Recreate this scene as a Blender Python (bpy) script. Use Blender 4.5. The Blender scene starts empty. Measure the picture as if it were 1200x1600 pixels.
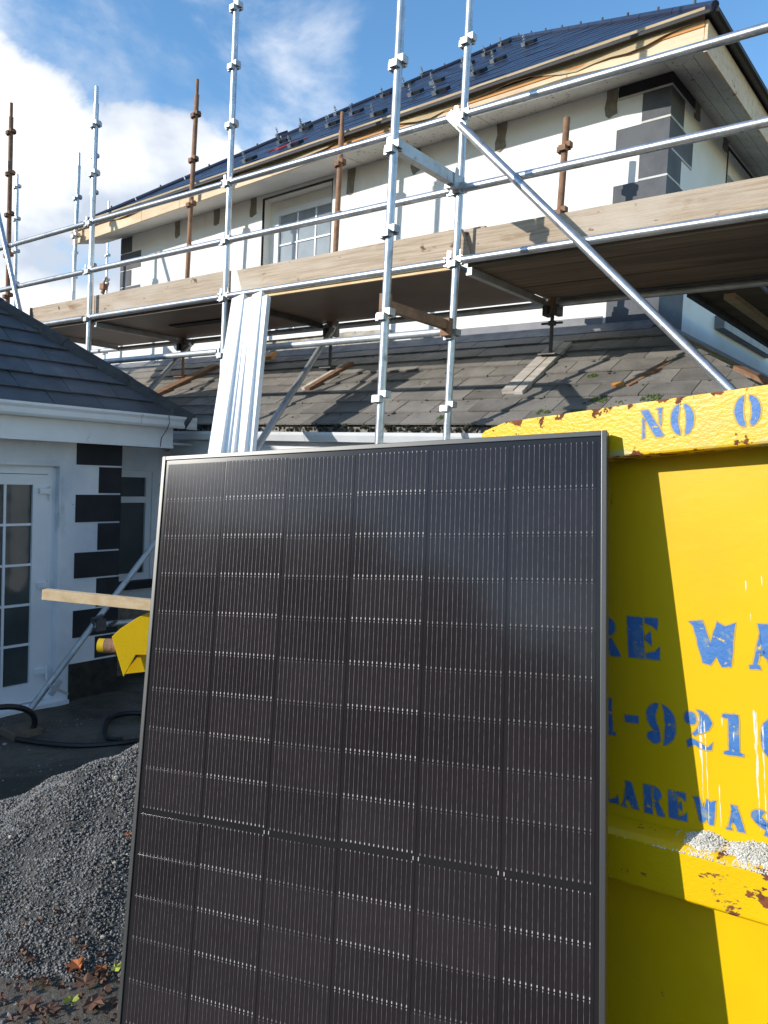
import bpy, bmesh, math, random
import numpy as np
from mathutils import Matrix, Vector
random.seed(7)
rnd = random.Random(11)
sc = bpy.context.scene
col = sc.collection
R = math.radians

# ------------------------------------------------------------------ camera
CAMZ = 2.25
cam_d = bpy.data.cameras.new('camera'); cam = bpy.data.objects.new('camera', cam_d); col.objects.link(cam)
cam_d.sensor_fit = 'VERTICAL'; cam_d.sensor_height = 24.0; cam_d.lens = 24 * 1230 / 1600
cam_d.clip_start = 0.05; cam_d.clip_end = 2000
right = Vector((0.783, 0.620, 0.045)).normalized()
fwd = Vector((-0.618, 0.785, -0.053)); fwd = (fwd - right * fwd.dot(right)).normalized()
up = right.cross(fwd)
cam.matrix_world = Matrix(((right.x, up.x, -fwd.x, 0), (right.y, up.y, -fwd.y, 0), (right.z, up.z, -fwd.z, CAMZ), (0, 0, 0, 1)))
sc.camera = cam

# ------------------------------------------------------------------ sun, sky, exposure
SUND = Vector((0.487, 0.809, -0.329)).normalized()      # way the light travels
sl = bpy.data.lights.new('sun', 'SUN'); sl.energy = 2.7; sl.angle = R(0.5); sl.color = (1.0, 0.95, 0.87)
so = bpy.data.objects.new('sun', sl); col.objects.link(so)
so.rotation_mode = 'QUATERNION'; so.rotation_quaternion = SUND.to_track_quat('-Z', 'Y')
w = bpy.data.worlds.new('World'); sc.world = w; w.use_nodes = True
nt = w.node_tree; nt.nodes.clear()
def N(nt, t, **k):
    n = nt.nodes.new(t)
    for a, b in k.items():
        if a == 'inp':
            for i, v in b.items(): n.inputs[i].default_value = v
        else: setattr(n, a, b)
    return n
sky = N(nt, 'ShaderNodeTexSky', sky_type='NISHITA', sun_disc=False)
sky.sun_elevation = math.asin(-SUND.z); sky.sun_rotation = math.atan2(-SUND.x, -SUND.y)
sky.air_density = 1.0; sky.dust_density = 0.1; sky.ozone_density = 1.6
bg1 = N(nt, 'ShaderNodeBackground', inp={1: 0.15})
hs_ = N(nt, 'ShaderNodeHueSaturation', inp={'Saturation': 1.22}); nt.links.new(sky.outputs[0], hs_.inputs['Color']); nt.links.new(hs_.outputs[0], bg1.inputs[0])
geo = N(nt, 'ShaderNodeTexCoord')
L = nt.links.new
# clouds: fbm of the view direction, denser round the cumulus bank low in the north-west
mp = N(nt, 'ShaderNodeMapping', inp={3: (3.0, 3.0, 5.0)}); L(geo.outputs['Generated'], mp.inputs[0])
n1 = N(nt, 'ShaderNodeTexNoise', inp={'Scale': 1.6, 'Detail': 10.0, 'Roughness': 0.56, 'Distortion': 0.25}); L(mp.outputs[0], n1.inputs['Vector'])
def lobe(d, r0, r1, amt):
    d = Vector(d).normalized()
    dp = N(nt, 'ShaderNodeVectorMath', operation='DOT_PRODUCT'); L(geo.outputs['Generated'], dp.inputs[0]); dp.inputs[1].default_value = d
    mr = N(nt, 'ShaderNodeMapRange', interpolation_type='SMOOTHERSTEP'); L(dp.outputs['Value'], mr.inputs[0])
    mr.inputs[1].default_value = math.cos(R(r0)); mr.inputs[2].default_value = math.cos(R(r1)); mr.inputs[3].default_value = 0; mr.inputs[4].default_value = amt
    return mr.outputs[0]
def mth(op, a, b):
    m = N(nt, 'ShaderNodeMath', operation=op)
    for i, v in enumerate((a, b)):
        if isinstance(v, (int, float)): m.inputs[i].default_value = v
        else: L(v, m.inputs[i])
    return m.outputs[0]
big = mth('MAXIMUM', lobe((-0.866, 0.405, 0.285), 12, 2.5, 0.40), lobe((-0.785, 0.545, 0.262), 10.5, 2.5, 0.44))
big = mth('MAXIMUM', big, lobe((-0.88, 0.42, 0.16), 14, 9, 0.40))
big = mth('MAXIMUM', big, lobe((-0.90, -0.45, 0.2), 40, 10, 0.2))
big = mth('MAXIMUM', big, lobe((0.3, -0.9, 0.55), 40, 10, 0.18))
den = mth('ADD', n1.outputs[0], big)
cr = N(nt, 'ShaderNodeMapRange', interpolation_type='SMOOTHSTEP', inp={1: 0.66, 2: 0.80, 3: 0.0, 4: 1.0}); L(den, cr.inputs[0])
wl = mth('MAXIMUM', lobe((-0.80, 0.42, 0.43), 11, 1, 0.24), lobe((-0.68, 0.59, 0.42), 11, 1, 0.17)); wl = mth('MAXIMUM', wl, lobe((-0.77, 0.50, 0.38), 7, 1, 0.15))
wr = N(nt, 'ShaderNodeMapRange', interpolation_type='SMOOTHSTEP', inp={1: 0.58, 2: 0.86, 3: 0.0, 4: 0.75}); L(mth('ADD', n1.outputs[0], wl), wr.inputs[0])
cover = mth('MAXIMUM', cr.outputs[0], wr.outputs[0])
n2 = N(nt, 'ShaderNodeTexNoise', inp={'Scale': 2.3, 'Detail': 5.0, 'Roughness': 0.5}); L(mp.outputs[0], n2.inputs['Vector'])
ccol = N(nt, 'ShaderNodeValToRGB'); L(n2.outputs[0], ccol.inputs[0])
ccol.color_ramp.elements[0].position = 0.35; ccol.color_ramp.elements[0].color = (0.50, 0.57, 0.68, 1)
ccol.color_ramp.elements[1].position = 0.60; ccol.color_ramp.elements[1].color = (1.0, 1.0, 1.0, 1)
bg2 = N(nt, 'ShaderNodeBackground', inp={1: 0.74}); L(ccol.outputs[0], bg2.inputs[0])
mx = N(nt, 'ShaderNodeMixShader'); L(cover, mx.inputs[0]); L(bg1.outputs[0], mx.inputs[1]); L(bg2.outputs[0], mx.inputs[2])
wo = N(nt, 'ShaderNodeOutputWorld'); L(mx.outputs[0], wo.inputs[0])
sc.view_settings.view_transform = 'Standard'; sc.view_settings.look = 'None'
sc.view_settings.exposure = 0.80; sc.view_settings.gamma = 1.0; sc.view_settings.use_curve_mapping = False

# ------------------------------------------------------------------ materials
MAT = {}
def mat(name, base, rough=0.6, metal=0.0, c2=None, nscale=6.0, lo=0.4, hi=0.65, bump=0.0, bscale=60.0, spec=0.5,
        rand=0.0, stretch=(1, 1, 1), layers=(), space='Object', coat=0.0, detail=6.0):
    """layers: (colour, scale, lo, hi, stretch, rough) blotches laid over the base"""
    m = bpy.data.materials.new(name); m.use_nodes = True; t = m.node_tree; b = t.nodes['Principled BSDF']
    l = t.links.new
    tc = N(t, 'ShaderNodeTexCoord'); src = tc.outputs['Object']
    if space == 'World':
        g = N(t, 'ShaderNodeNewGeometry'); src = g.outputs['Position']
    oi = N(t, 'ShaderNodeObjectInfo')
    if space == 'Object':                    # shift the pattern from object to object
        ad = N(t, 'ShaderNodeVectorMath', operation='MULTIPLY_ADD'); l(oi.outputs['Random'], ad.inputs[0]); ad.inputs[1].default_value = (31, 17, 23); l(src, ad.inputs[2]); src = ad.outputs[0]
    def mapped(s):
        mm = N(t, 'ShaderNodeMapping', inp={3: s}); l(src, mm.inputs[0]); return mm.outputs[0]
    def noise(scale, s=(1, 1, 1), det=detail, dist=0.0):
        n = N(t, 'ShaderNodeTexNoise', inp={'Scale': scale, 'Detail': det, 'Roughness': 0.6, 'Distortion': dist}); l(mapped(s), n.inputs['Vector']); return n.outputs[0]
    def rmp(v, a, z):
        r = N(t, 'ShaderNodeMapRange', inp={1: a, 2: z, 3: 0.0, 4: 1.0}); l(v, r.inputs[0]); return r.outputs[0]
    cur = None
    mixn = N(t, 'ShaderNodeMix', data_type='RGBA'); mixn.inputs[6].default_value = (*base, 1)
    mixn.inputs[7].default_value = (*(c2 or [x * 0.8 for x in base]), 1)
    l(rmp(noise(nscale, stretch), lo, hi), mixn.inputs[0]); cur = mixn.outputs[2]
    rv = None
    for (c, s, a, z, st, rg) in layers:
        mk = rmp(noise(s, st, 8.0, 0.3), a, z)
        k = N(t, 'ShaderNodeMix', data_type='RGBA'); l(mk, k.inputs[0]); l(cur, k.inputs[6]); k.inputs[7].default_value = (*c, 1); cur = k.outputs[2]
        q = N(t, 'ShaderNodeMix', data_type='FLOAT'); l(mk, q.inputs[0]); q.inputs[3].default_value = rg
        if rv is None: q.inputs[2].default_value = rough
        else: l(rv, q.inputs[2])
        rv = q.outputs[0]
    if rand:
        h = N(t, 'ShaderNodeHueSaturation'); l(cur, h.inputs['Color'])
        r = N(t, 'ShaderNodeMapRange', inp={1: 0, 2: 1, 3: 1 - rand, 4: 1 + rand}); l(oi.outputs['Random'], r.inputs[0]); l(r.outputs[0], h.inputs['Value']); cur = h.outputs[0]
    l(cur, b.inputs['Base Color'])
    b.inputs['Roughness'].default_value = rough; b.inputs['Metallic'].default_value = metal
    if rv is not None: l(rv, b.inputs['Roughness'])
    b.inputs['Specular IOR Level'].default_value = spec; b.inputs['Coat Weight'].default_value = coat
    if bump:
        bp = N(t, 'ShaderNodeBump', inp={0: bump, 1: 0.01}); l(noise(bscale, stretch), bp.inputs['Height']); l(bp.outputs[0], b.inputs['Normal'])
    MAT[name] = m; return m

mat('white_render', (0.84, 0.82, 0.77), 0.85, c2=(0.78, 0.76, 0.71), nscale=1.5, bump=0.25, bscale=45, space='World',
    layers=[((0.55, 0.52, 0.46), 2.2, 0.62, 0.85, (1, 1, 0.25), 0.9)])
mat('wing_render', (0.82, 0.82, 0.83), 0.85, c2=(0.60, 0.64, 0.70), nscale=1.5, bump=0.25, bscale=45, space='World',
    layers=[((0.30, 0.31, 0.28), 3.2, 0.60, 0.8, (1, 1, 0.4), 0.9), ((0.16, 0.14, 0.11), 17, 0.70, 0.72, (1, 1, .6), 0.9)])
mat('grey_paint', (0.105, 0.11, 0.12), 0.75, c2=(0.075, 0.08, 0.09), nscale=5, bump=0.3, bscale=60, space='World')
mat('dark_paint', (0.020, 0.021, 0.026), 0.75, c2=(0.012, 0.012, 0.016), nscale=5, bump=0.3, bscale=60, space='World')
mat('grey_band', (0.28, 0.28, 0.29), 0.8, nscale=4, bump=0.3, bscale=50, space='World')
mat('line_paint', (0.62, 0.61, 0.58), 0.8, nscale=9, space='World')
mat('cement', (0.27, 0.235, 0.185), 0.95, c2=(0.18, 0.155, 0.12), nscale=14, bump=0.8, bscale=60, space='World')
mat('old_mortar', (0.50, 0.46, 0.38), 0.95, c2=(0.30, 0.27, 0.22), nscale=9, bump=1.0, bscale=35, space='World', layers=[((0.12, 0.11, 0.10), 14, 0.60, 0.66, (1, 1, 1), 0.95)])
mat('dark_soil', (0.050, 0.042, 0.030), 0.95, c2=(0.024, 0.022, 0.016), nscale=12, bump=1.0, bscale=40, space='World')
mat('soffit_board', (0.62, 0.60, 0.55), 0.8, c2=(0.50, 0.48, 0.43), nscale=2.5, space='World',
    layers=[((0.16, 0.15, 0.13), 26, 0.615, 0.64, (1, 1, 1), 0.9), ((0.36, 0.28, 0.15), 3.0, 0.66, 0.74, (1, 1, 1), 0.9)])
mat('soffit_clean', (0.70, 0.68, 0.64), 0.8, c2=(0.62, 0.60, 0.56), nscale=2.5, space='World')
mat('fresh_wood', (0.72, 0.54, 0.36), 0.7, c2=(0.60, 0.42, 0.25), nscale=2.0, stretch=(1, 6, 14), bump=0.15, bscale=30,
    layers=[((0.30, 0.15, 0.05), 3.0, 0.66, 0.72, (1, 2, 3), 0.7), ((0.72, 0.58, 0.38), 1.3, 0.5, 0.65, (1, 3, 3), 0.7)], rand=0.12)
mat('roof_felt', (0.54, 0.42, 0.25), 0.85, c2=(0.43, 0.32, 0.18), nscale=3, bump=0.5, bscale=12)
mat('orange_wood', (0.62, 0.28, 0.07), 0.7, c2=(0.45, 0.19, 0.05), nscale=3, stretch=(1, 6, 6), rand=0.1)
mat('board_wood', (0.45, 0.355, 0.26), 0.85, c2=(0.32, 0.245, 0.17), nscale=5.0, stretch=(0.5, 8, 13), bump=0.5, bscale=14, rand=0.16,
    layers=[((0.50, 0.43, 0.35), 1.6, 0.45, 0.7, (0.5, 2, 2), 0.9), ((0.26, 0.17, 0.10), 2.4, 0.60, 0.72, (0.8, 1.6, 3), 0.9), ((0.12, 0.075, 0.045), 7, 0.645, 0.70, (1, 1, 1.6), 0.9)])
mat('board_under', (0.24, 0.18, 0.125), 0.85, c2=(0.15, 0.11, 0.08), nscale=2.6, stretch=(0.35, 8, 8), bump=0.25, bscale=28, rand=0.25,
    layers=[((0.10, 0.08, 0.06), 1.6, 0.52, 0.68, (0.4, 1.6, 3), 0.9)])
mat('sheet_ply', (0.21, 0.145, 0.10), 0.42, c2=(0.15, 0.10, 0.07), nscale=1.6, rand=0.15)
mat('grey_timber', (0.62, 0.56, 0.49), 0.9, c2=(0.42, 0.37, 0.31), nscale=3, stretch=(1, 7, 7), bump=0.3, bscale=40, rand=0.15)
mat('red_timber', (0.30, 0.16, 0.085), 0.85, c2=(0.17, 0.09, 0.05), nscale=3, stretch=(1, 7, 7), bump=0.3, bscale=40, rand=0.2)
mat('pale_timber', (0.78, 0.58, 0.34), 0.75, c2=(0.66, 0.45, 0.23), nscale=3, stretch=(1, 8, 8), bump=0.15, bscale=40)
mat('galvanised', (0.60, 0.62, 0.64), 0.34, metal=0.82, c2=(0.44, 0.46, 0.48), nscale=7, stretch=(1, 1, 1), bump=0.12, bscale=60,
    layers=[((0.30, 0.30, 0.29), 10, 0.56, 0.72, (1, 1, 1), 0.55), ((0.50, 0.49, 0.46), 24, 0.66, 0.70, (1, 1, 1), 0.8)], rand=0.12)
mat('galvanised_dull', (0.50, 0.52, 0.53), 0.5, metal=0.6, c2=(0.38, 0.40, 0.41), nscale=9, bump=0.15, bscale=60, rand=0.12,
    layers=[((0.24, 0.20, 0.16), 12, 0.64, 0.74, (1, 1, 1), 0.7)])
mat('rusty_steel', (0.30, 0.165, 0.095), 0.85, metal=0.0, c2=(0.18, 0.10, 0.06), nscale=12, bump=0.5, bscale=80, rand=0.35)
mat('dark_steel', (0.12, 0.12, 0.12), 0.55, metal=0.5, c2=(0.07, 0.065, 0.06), nscale=10, bump=0.3, bscale=60)
mat('aluminium', (0.95, 0.95, 0.95), 0.35, metal=0.0, c2=(0.90, 0.91, 0.92), nscale=2.0, stretch=(8, 8, 0.5))
mat('pvc_white', (0.78, 0.79, 0.80), 0.35, c2=(0.72, 0.73, 0.74), nscale=4, space='World', layers=[((0.40, 0.40, 0.37), 9, 0.64, 0.82, (1, 1, 1), 0.6)])
mat('pvc_clean', (0.80, 0.81, 0.83), 0.3, c2=(0.76, 0.77, 0.79), nscale=4)
mat('lead', (0.22, 0.225, 0.23), 0.6, metal=0.2, c2=(0.15, 0.15, 0.155), nscale=9, bump=0.6, bscale=20, space='World')
mat('slate_old', (0.225, 0.205, 0.180), 0.78, c2=(0.155, 0.142, 0.124), nscale=4, bump=0.45, bscale=50, rand=0.22,
    layers=[((0.17, 0.165, 0.15), 9, 0.58, 0.70, (1, 1, 1), 0.85), ((0.035, 0.036, 0.028), 16, 0.66, 0.72, (1, 1, 1), 0.9)])
mat('slate_wing', (0.100, 0.101, 0.108), 0.5, c2=(0.066, 0.067, 0.072), nscale=3, bump=0.35, bscale=50, rand=0.25,
    layers=[((0.17, 0.17, 0.17), 5, 0.58, 0.75, (1, 1, 1), 0.7)])
mat('slate_new', (0.030, 0.035, 0.062), 0.32, c2=(0.022, 0.026, 0.048), nscale=5, bump=0.25, bscale=40, rand=0.1, space='World')
mat('ridge_tile', (0.060, 0.057, 0.055), 0.85, c2=(0.036, 0.034, 0.033), nscale=8, bump=0.6, bscale=40, rand=0.25,
    layers=[((0.14, 0.13, 0.11), 12, 0.62, 0.74, (1, 1, 1), 0.9)])
mat('moss', (0.10, 0.14, 0.025), 0.95, c2=(0.05, 0.075, 0.015), nscale=30, bump=1, bscale=90)
mat('dark_moss', (0.035, 0.03, 0.018), 0.95, c2=(0.06, 0.055, 0.03), nscale=30, bump=1, bscale=90)
mat('glass_pale', (0.30, 0.34, 0.37), 0.06, c2=(0.20, 0.24, 0.27), nscale=1.8, spec=0.9, space='World')
mat('glass_dark', (0.045, 0.055, 0.052), 0.05, c2=(0.075, 0.085, 0.08), nscale=1.3, spec=0.45, space='World')
mat('black_rubber', (0.015, 0.015, 0.016), 0.5)
mat('black_trim', (0.03, 0.028, 0.027), 0.7)
mat('panel_frame', (0.10, 0.10, 0.097), 0.4, metal=0.6, c2=(0.11, 0.11, 0.105), nscale=4)
mat('panel_back', (0.020, 0.0185, 0.019), 0.18, c2=(0.018, 0.017, 0.018), spec=0.3)
mat('panel_cell', (0.0215, 0.0172, 0.0185), 0.12, c2=(0.0250, 0.0205, 0.0215), nscale=3, spec=0.30, rand=0.15)
mat('cell_wire', (0.20, 0.19, 0.18), 0.5, metal=0.1, c2=(0.08, 0.075, 0.072), nscale=60, lo=0.35, hi=0.6)
mat('cell_pad', (0.50, 0.47, 0.43), 0.5, metal=0.0, c2=(0.45, 0.43, 0.40), nscale=40, lo=0.4, hi=0.7)
mat('mortar_white', (0.82, 0.80, 0.73), 0.95, c2=(0.70, 0.67, 0.58), nscale=30, bump=.6, bscale=160, layers=[((0.20, 0.22, 0.16), 24, .64, .70, (1, 1, 1), .9)])
mat('stencil_blue', (0.040, 0.165, 0.45), 0.5, c2=(0.070, 0.20, 0.47), nscale=20, bump=0.2, bscale=80,
    layers=[((0.32, 0.33, 0.20), 32, 0.56, 0.72, (1, 1, 1), 0.5), ((0.72, 0.46, 0.01), 75, 0.62, 0.66, (1, 1, 1), 0.5)])
mat('plastic_white', (0.72, 0.74, 0.80), 0.4)
mat('leaf_orange', (0.42, 0.13, 0.03), 0.7, c2=(0.26, 0.07, 0.02), nscale=20, rand=0.3)
mat('leaf_brown', (0.17, 0.08, 0.045), 0.8, c2=(0.10, 0.05, 0.03), nscale=20, rand=0.3)
mat('leaf_yellow', (0.50, 0.48, 0.08), 0.7, c2=(0.35, 0.4, 0.06), nscale=20, rand=0.2)
mat('red_cable', (0.35, 0.03, 0.03), 0.5)
mat('gravel', (0.27, 0.26, 0.245), 0.7, c2=(0.135, 0.13, 0.12), nscale=38, lo=0.35, hi=0.65, space='World', bump=0.3, bscale=200,
    layers=[((0.40, 0.40, 0.40), 55, 0.62, 0.68, (1, 1, 1), 0.7), ((0.23, 0.17, 0.12), 30, 0.67, 0.72, (1, 1, 1), 0.8)])
mat('gravel_fines', (0.095, 0.09, 0.082), 0.9, c2=(0.055, 0.052, 0.048), nscale=20, space='World', bump=1.0, bscale=120)
mat('pebble_pale', (0.55, 0.50, 0.40), 0.8, c2=(0.40, 0.35, 0.28), nscale=30)

def ground_mat():
    m = bpy.data.materials.new('ground_surface'); m.use_nodes = True; t = m.node_tree; b = t.nodes['Principled BSDF']; l = t.links.new
    g = N(t, 'ShaderNodeNewGeometry')
    def nz(s, d=8, dist=0.2):
        n = N(t, 'ShaderNodeTexNoise', inp={'Scale': s, 'Detail': d, 'Roughness': 0.65, 'Distortion': dist}); l(g.outputs['Position'], n.inputs['Vector']); return n.outputs[0]
    a = N(t, 'ShaderNodeValToRGB'); l(nz(1.6), a.inputs[0]); e = a.color_ramp.elements
    e[0].position = 0.38; e[0].color = (0.048, 0.043, 0.030, 1); e[1].position = 0.62; e[1].color = (0.135, 0.115, 0.092, 1)
    k = N(t, 'ShaderNodeMix', data_type='RGBA'); r = N(t, 'ShaderNodeMapRange', inp={1: 0.60, 2: 0.68}); l(nz(48), r.inputs[0]); l(r.outputs[0], k.inputs[0]); l(a.outputs[0], k.inputs[6]); k.inputs[7].default_value = (0.16, 0.15, 0.13, 1)
    q = N(t, 'ShaderNodeMix', data_type='RGBA'); r2 = N(t, 'ShaderNodeMapRange', inp={1: 0.56, 2: 0.66}); l(nz(2.7), r2.inputs[0]); l(r2.outputs[0], q.inputs[0]); l(k.outputs[2], q.inputs[6]); q.inputs[7].default_value = (0.055, 0.062, 0.022, 1)
    l(q.outputs[2], b.inputs['Base Color']); b.inputs['Roughness'].default_value = 0.9
    bp = N(t, 'ShaderNodeBump', inp={0: 0.9, 1: 0.02}); l(nz(22), bp.inputs['Height']); l(bp.outputs[0], b.inputs['Normal'])
    MAT['ground'] = m
ground_mat()

STREAKS = [(.094, -.600, -.80, .011), (.104, -.61, -.87, .004), (.088, -.595, -.66, .006), (.163, -.62, -.665, .005), (.206, -.575, -.87, .011), (.219, -.60, -.86, .005), (.140, -.595, -.64, .0035), (.200, -.31, -.36, .004), (.206, -.375, -.43, .004), (.231, -.30, -.35, .005), (.128, -.74, -.86, .003)]
def streak_mask(t, P):
    l = t.links.new; out = None
    def ma(op, a, c=0.0, d=None):
        q = N(t, 'ShaderNodeMath', operation=op)
        for i, v in enumerate((a, c)) if d is None else enumerate((a, c, d)):
            if isinstance(v, (int, float)): q.inputs[i].default_value = v
            else: l(v, q.inputs[i])
        return q.outputs[0]
    sp = N(t, 'ShaderNodeSeparateXYZ'); l(P, sp.inputs[0]); X, Z = sp.outputs[0], sp.outputs[2]
    def nz(sc_, st):
        mm = N(t, 'ShaderNodeMapping', inp={3: st}); l(P, mm.inputs[0]); n = N(t, 'ShaderNodeTexNoise', inp={'Scale': sc_, 'Detail': 6.0, 'Roughness': 0.65}); l(mm.outputs[0], n.inputs['Vector']); return n.outputs[0]
    Xw = ma('ADD', X, ma('MULTIPLY', ma('SUBTRACT', nz(22, (1, 1, 1)), .5), .006))
    br = nz(330, (1, 1, .10))
    for (s0, z0, z1, w_) in STREAKS:
        s0 = s0 * .9579 + .0298; z0 = z0 * .9579 - .0072; z1 = z1 * .9579 - .0072
        tt = N(t, 'ShaderNodeMapRange', inp={1: z0, 2: z1, 3: 0.0, 4: 1.0}); l(Z, tt.inputs[0])
        wv = ma('MULTIPLY_ADD', tt.outputs[0], -w_ * .40, w_ * .58)
        inside = ma('SUBTRACT', wv, ma('ABSOLUTE', ma('SUBTRACT', Xw, s0)))      # > 0 inside the stroke
        e = N(t, 'ShaderNodeMapRange', inp={1: 0.0, 2: w_ * .30, 3: 0.0, 4: 1.0}); l(inside, e.inputs[0])
        g1 = N(t, 'ShaderNodeMapRange', inp={1: z0 + .004, 2: z0 - .010, 3: 0.0, 4: 1.0}); l(Z, g1.inputs[0])
        g2 = N(t, 'ShaderNodeMapRange', inp={1: z1 - .004, 2: z1 + .03, 3: 0.0, 4: 1.0}); l(Z, g2.inputs[0])
        k = ma('MULTIPLY', ma('MULTIPLY', e.outputs[0], g1.outputs[0]), g2.outputs[0])
        out = k if out is None else ma('MAXIMUM', out, k)
    f = N(t, 'ShaderNodeMapRange', inp={1: 0.62, 2: 0.74, 3: 0.0, 4: 1.0}); l(ma('ADD', ma('MULTIPLY', out, .30), ma('MULTIPLY', br, .85)), f.inputs[0])
    return ma('MULTIPLY', f.outputs[0], ma('MINIMUM', ma('MULTIPLY', out, 4.0), 1.0))
def yellow_mat(name, kind):
    """worn yellow skip paint: rust along the edges of the part (object z), chips, pale streaks down the side"""
    m = bpy.data.materials.new(name); m.use_nodes = True; t = m.node_tree; b = t.nodes['Principled BSDF']; l = t.links.new
    tc = N(t, 'ShaderNodeTexCoord'); P = tc.outputs['Object']
    sep = N(t, 'ShaderNodeSeparateXYZ'); l(P, sep.inputs[0])
    def nz(s, st=(1, 1, 1), d=8, dist=0.2):
        mm = N(t, 'ShaderNodeMapping', inp={3: st}); l(P, mm.inputs[0])
        n = N(t, 'ShaderNodeTexNoise', inp={'Scale': s, 'Detail': d, 'Roughness': 0.6, 'Distortion': dist}); l(mm.outputs[0], n.inputs['Vector']); return n.outputs[0]
    def mr(v, a, z, o0=0.0, o1=1.0):
        r = N(t, 'ShaderNodeMapRange', inp={1: a, 2: z, 3: o0, 4: o1}); l(v, r.inputs[0]); return r.outputs[0]
    def ma(op, a, c):
        q = N(t, 'ShaderNodeMath', operation=op)
        for i, v in enumerate((a, c)):
            if isinstance(v, (int, float)): q.inputs[i].default_value = v
            else: l(v, q.inputs[i])
        return q.outputs[0]
    def mix(f, a, c):
        k = N(t, 'ShaderNodeMix', data_type='RGBA'); l(f, k.inputs[0])
        for i, v in ((6, a), (7, c)):
            if isinstance(v, tuple): k.inputs[i].default_value = (*v, 1)
            else: l(v, k.inputs[i])
        return k.outputs[2]
    c = mix(mr(nz(3.0), 0.35, 0.65), (0.77, 0.50, 0.002), (0.72, 0.45, 0.002))
    if kind == 'rail':
        c = mix(mr(nz(9), 0.50, 0.75), c, (0.68, 0.42, 0.05))
        edge = ma('ADD', mr(sep.outputs[2], 0.030, 0.054, 0, 0.17), mr(sep.outputs[2], -0.042, -0.054, 0, 0.13))
        rust = ma('MAXIMUM', mr(ma('ADD', nz(26), edge), 0.65, 0.67), mr(nz(11), 0.69, 0.70))
        c = mix(mr(ma('ADD', nz(4), mr(sep.outputs[2], -0.030, -0.045, 0, 0.16)), 0.60, 0.72), c, (0.30, 0.42, 0.36))
    elif kind == 'ledge':
        edge = ma('ADD', mr(sep.outputs[2], -0.045, -0.070, 0, 0.16), mr(sep.outputs[2], 0.03, 0.06, 0, 0.10))
        rust = mr(ma('ADD', ma('ADD', nz(15, (1, 1, 2)), edge), mr(sep.outputs[0], -1.70, -1.24, -0.04, 0.055)), 0.662, 0.675)
    elif kind == 'side':
        rust = mr(nz(60), 0.755, 0.77)
        st = ma('MULTIPLY', mr(nz(30, (1, 1, 0.07), 4), 0.66, 0.72), mr(nz(2.2, (1, 1, 0.6), 2), 0.50, 0.58))
        c = mix(streak_mask(t, P), c, (0.78, 0.75, 0.66))
    else:
        rust = mr(nz(14), 0.62, 0.66)
    rc = mix(mr(nz(70), 0.4, 0.6), (0.22, 0.065, 0.018), (0.10, 0.032, 0.012))
    c = mix(rust, c, rc)
    l(c, b.inputs['Base Color'])
    l(ma('ADD', mr(rust, 0, 1, 0.34, 0.85), 0.0), b.inputs['Roughness'])
    if kind == 'side':
        c = mix(ma('MULTIPLY', mr(nz(1.7), 0.50, 0.75), 0.35), c, (0.50, 0.33, 0.03)); c = mix(mr(nz(45, (1, 1, .25), 4), 0.735, 0.75), c, (0.30, 0.19, 0.04)); l(c, b.inputs['Base Color'])
    bp = N(t, 'ShaderNodeBump', inp={0: 0.3, 1: 0.004})
    h = ma('SUBTRACT', nz(90 if kind != 'side' else 5, (1, 1, 1.6)), rust); l(h, bp.inputs['Height']); l(bp.outputs[0], b.inputs['Normal'])
    MAT[name] = m
for k in ('rail', 'ledge', 'side', 'plain'): yellow_mat('yellow_' + k, k)
def stencil_mat():
    m = MAT['stencil_blue']; t = m.node_tree; b = t.nodes['Principled BSDF']; l = t.links.new
    src = b.inputs['Base Color'].links[0].from_socket
    tc = N(t, 'ShaderNodeTexCoord'); mk = streak_mask(t, tc.outputs['Object'])
    k = N(t, 'ShaderNodeMix', data_type='RGBA'); l(mk, k.inputs[0]); l(src, k.inputs[6]); k.inputs[7].default_value = (0.78, 0.76, 0.68, 1); l(k.outputs[2], b.inputs['Base Color'])
stencil_mat()
mat('overspray', (0.50, 0.34, 0.06), 0.55, c2=(0.60, 0.36, 0.02), nscale=30)

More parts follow.
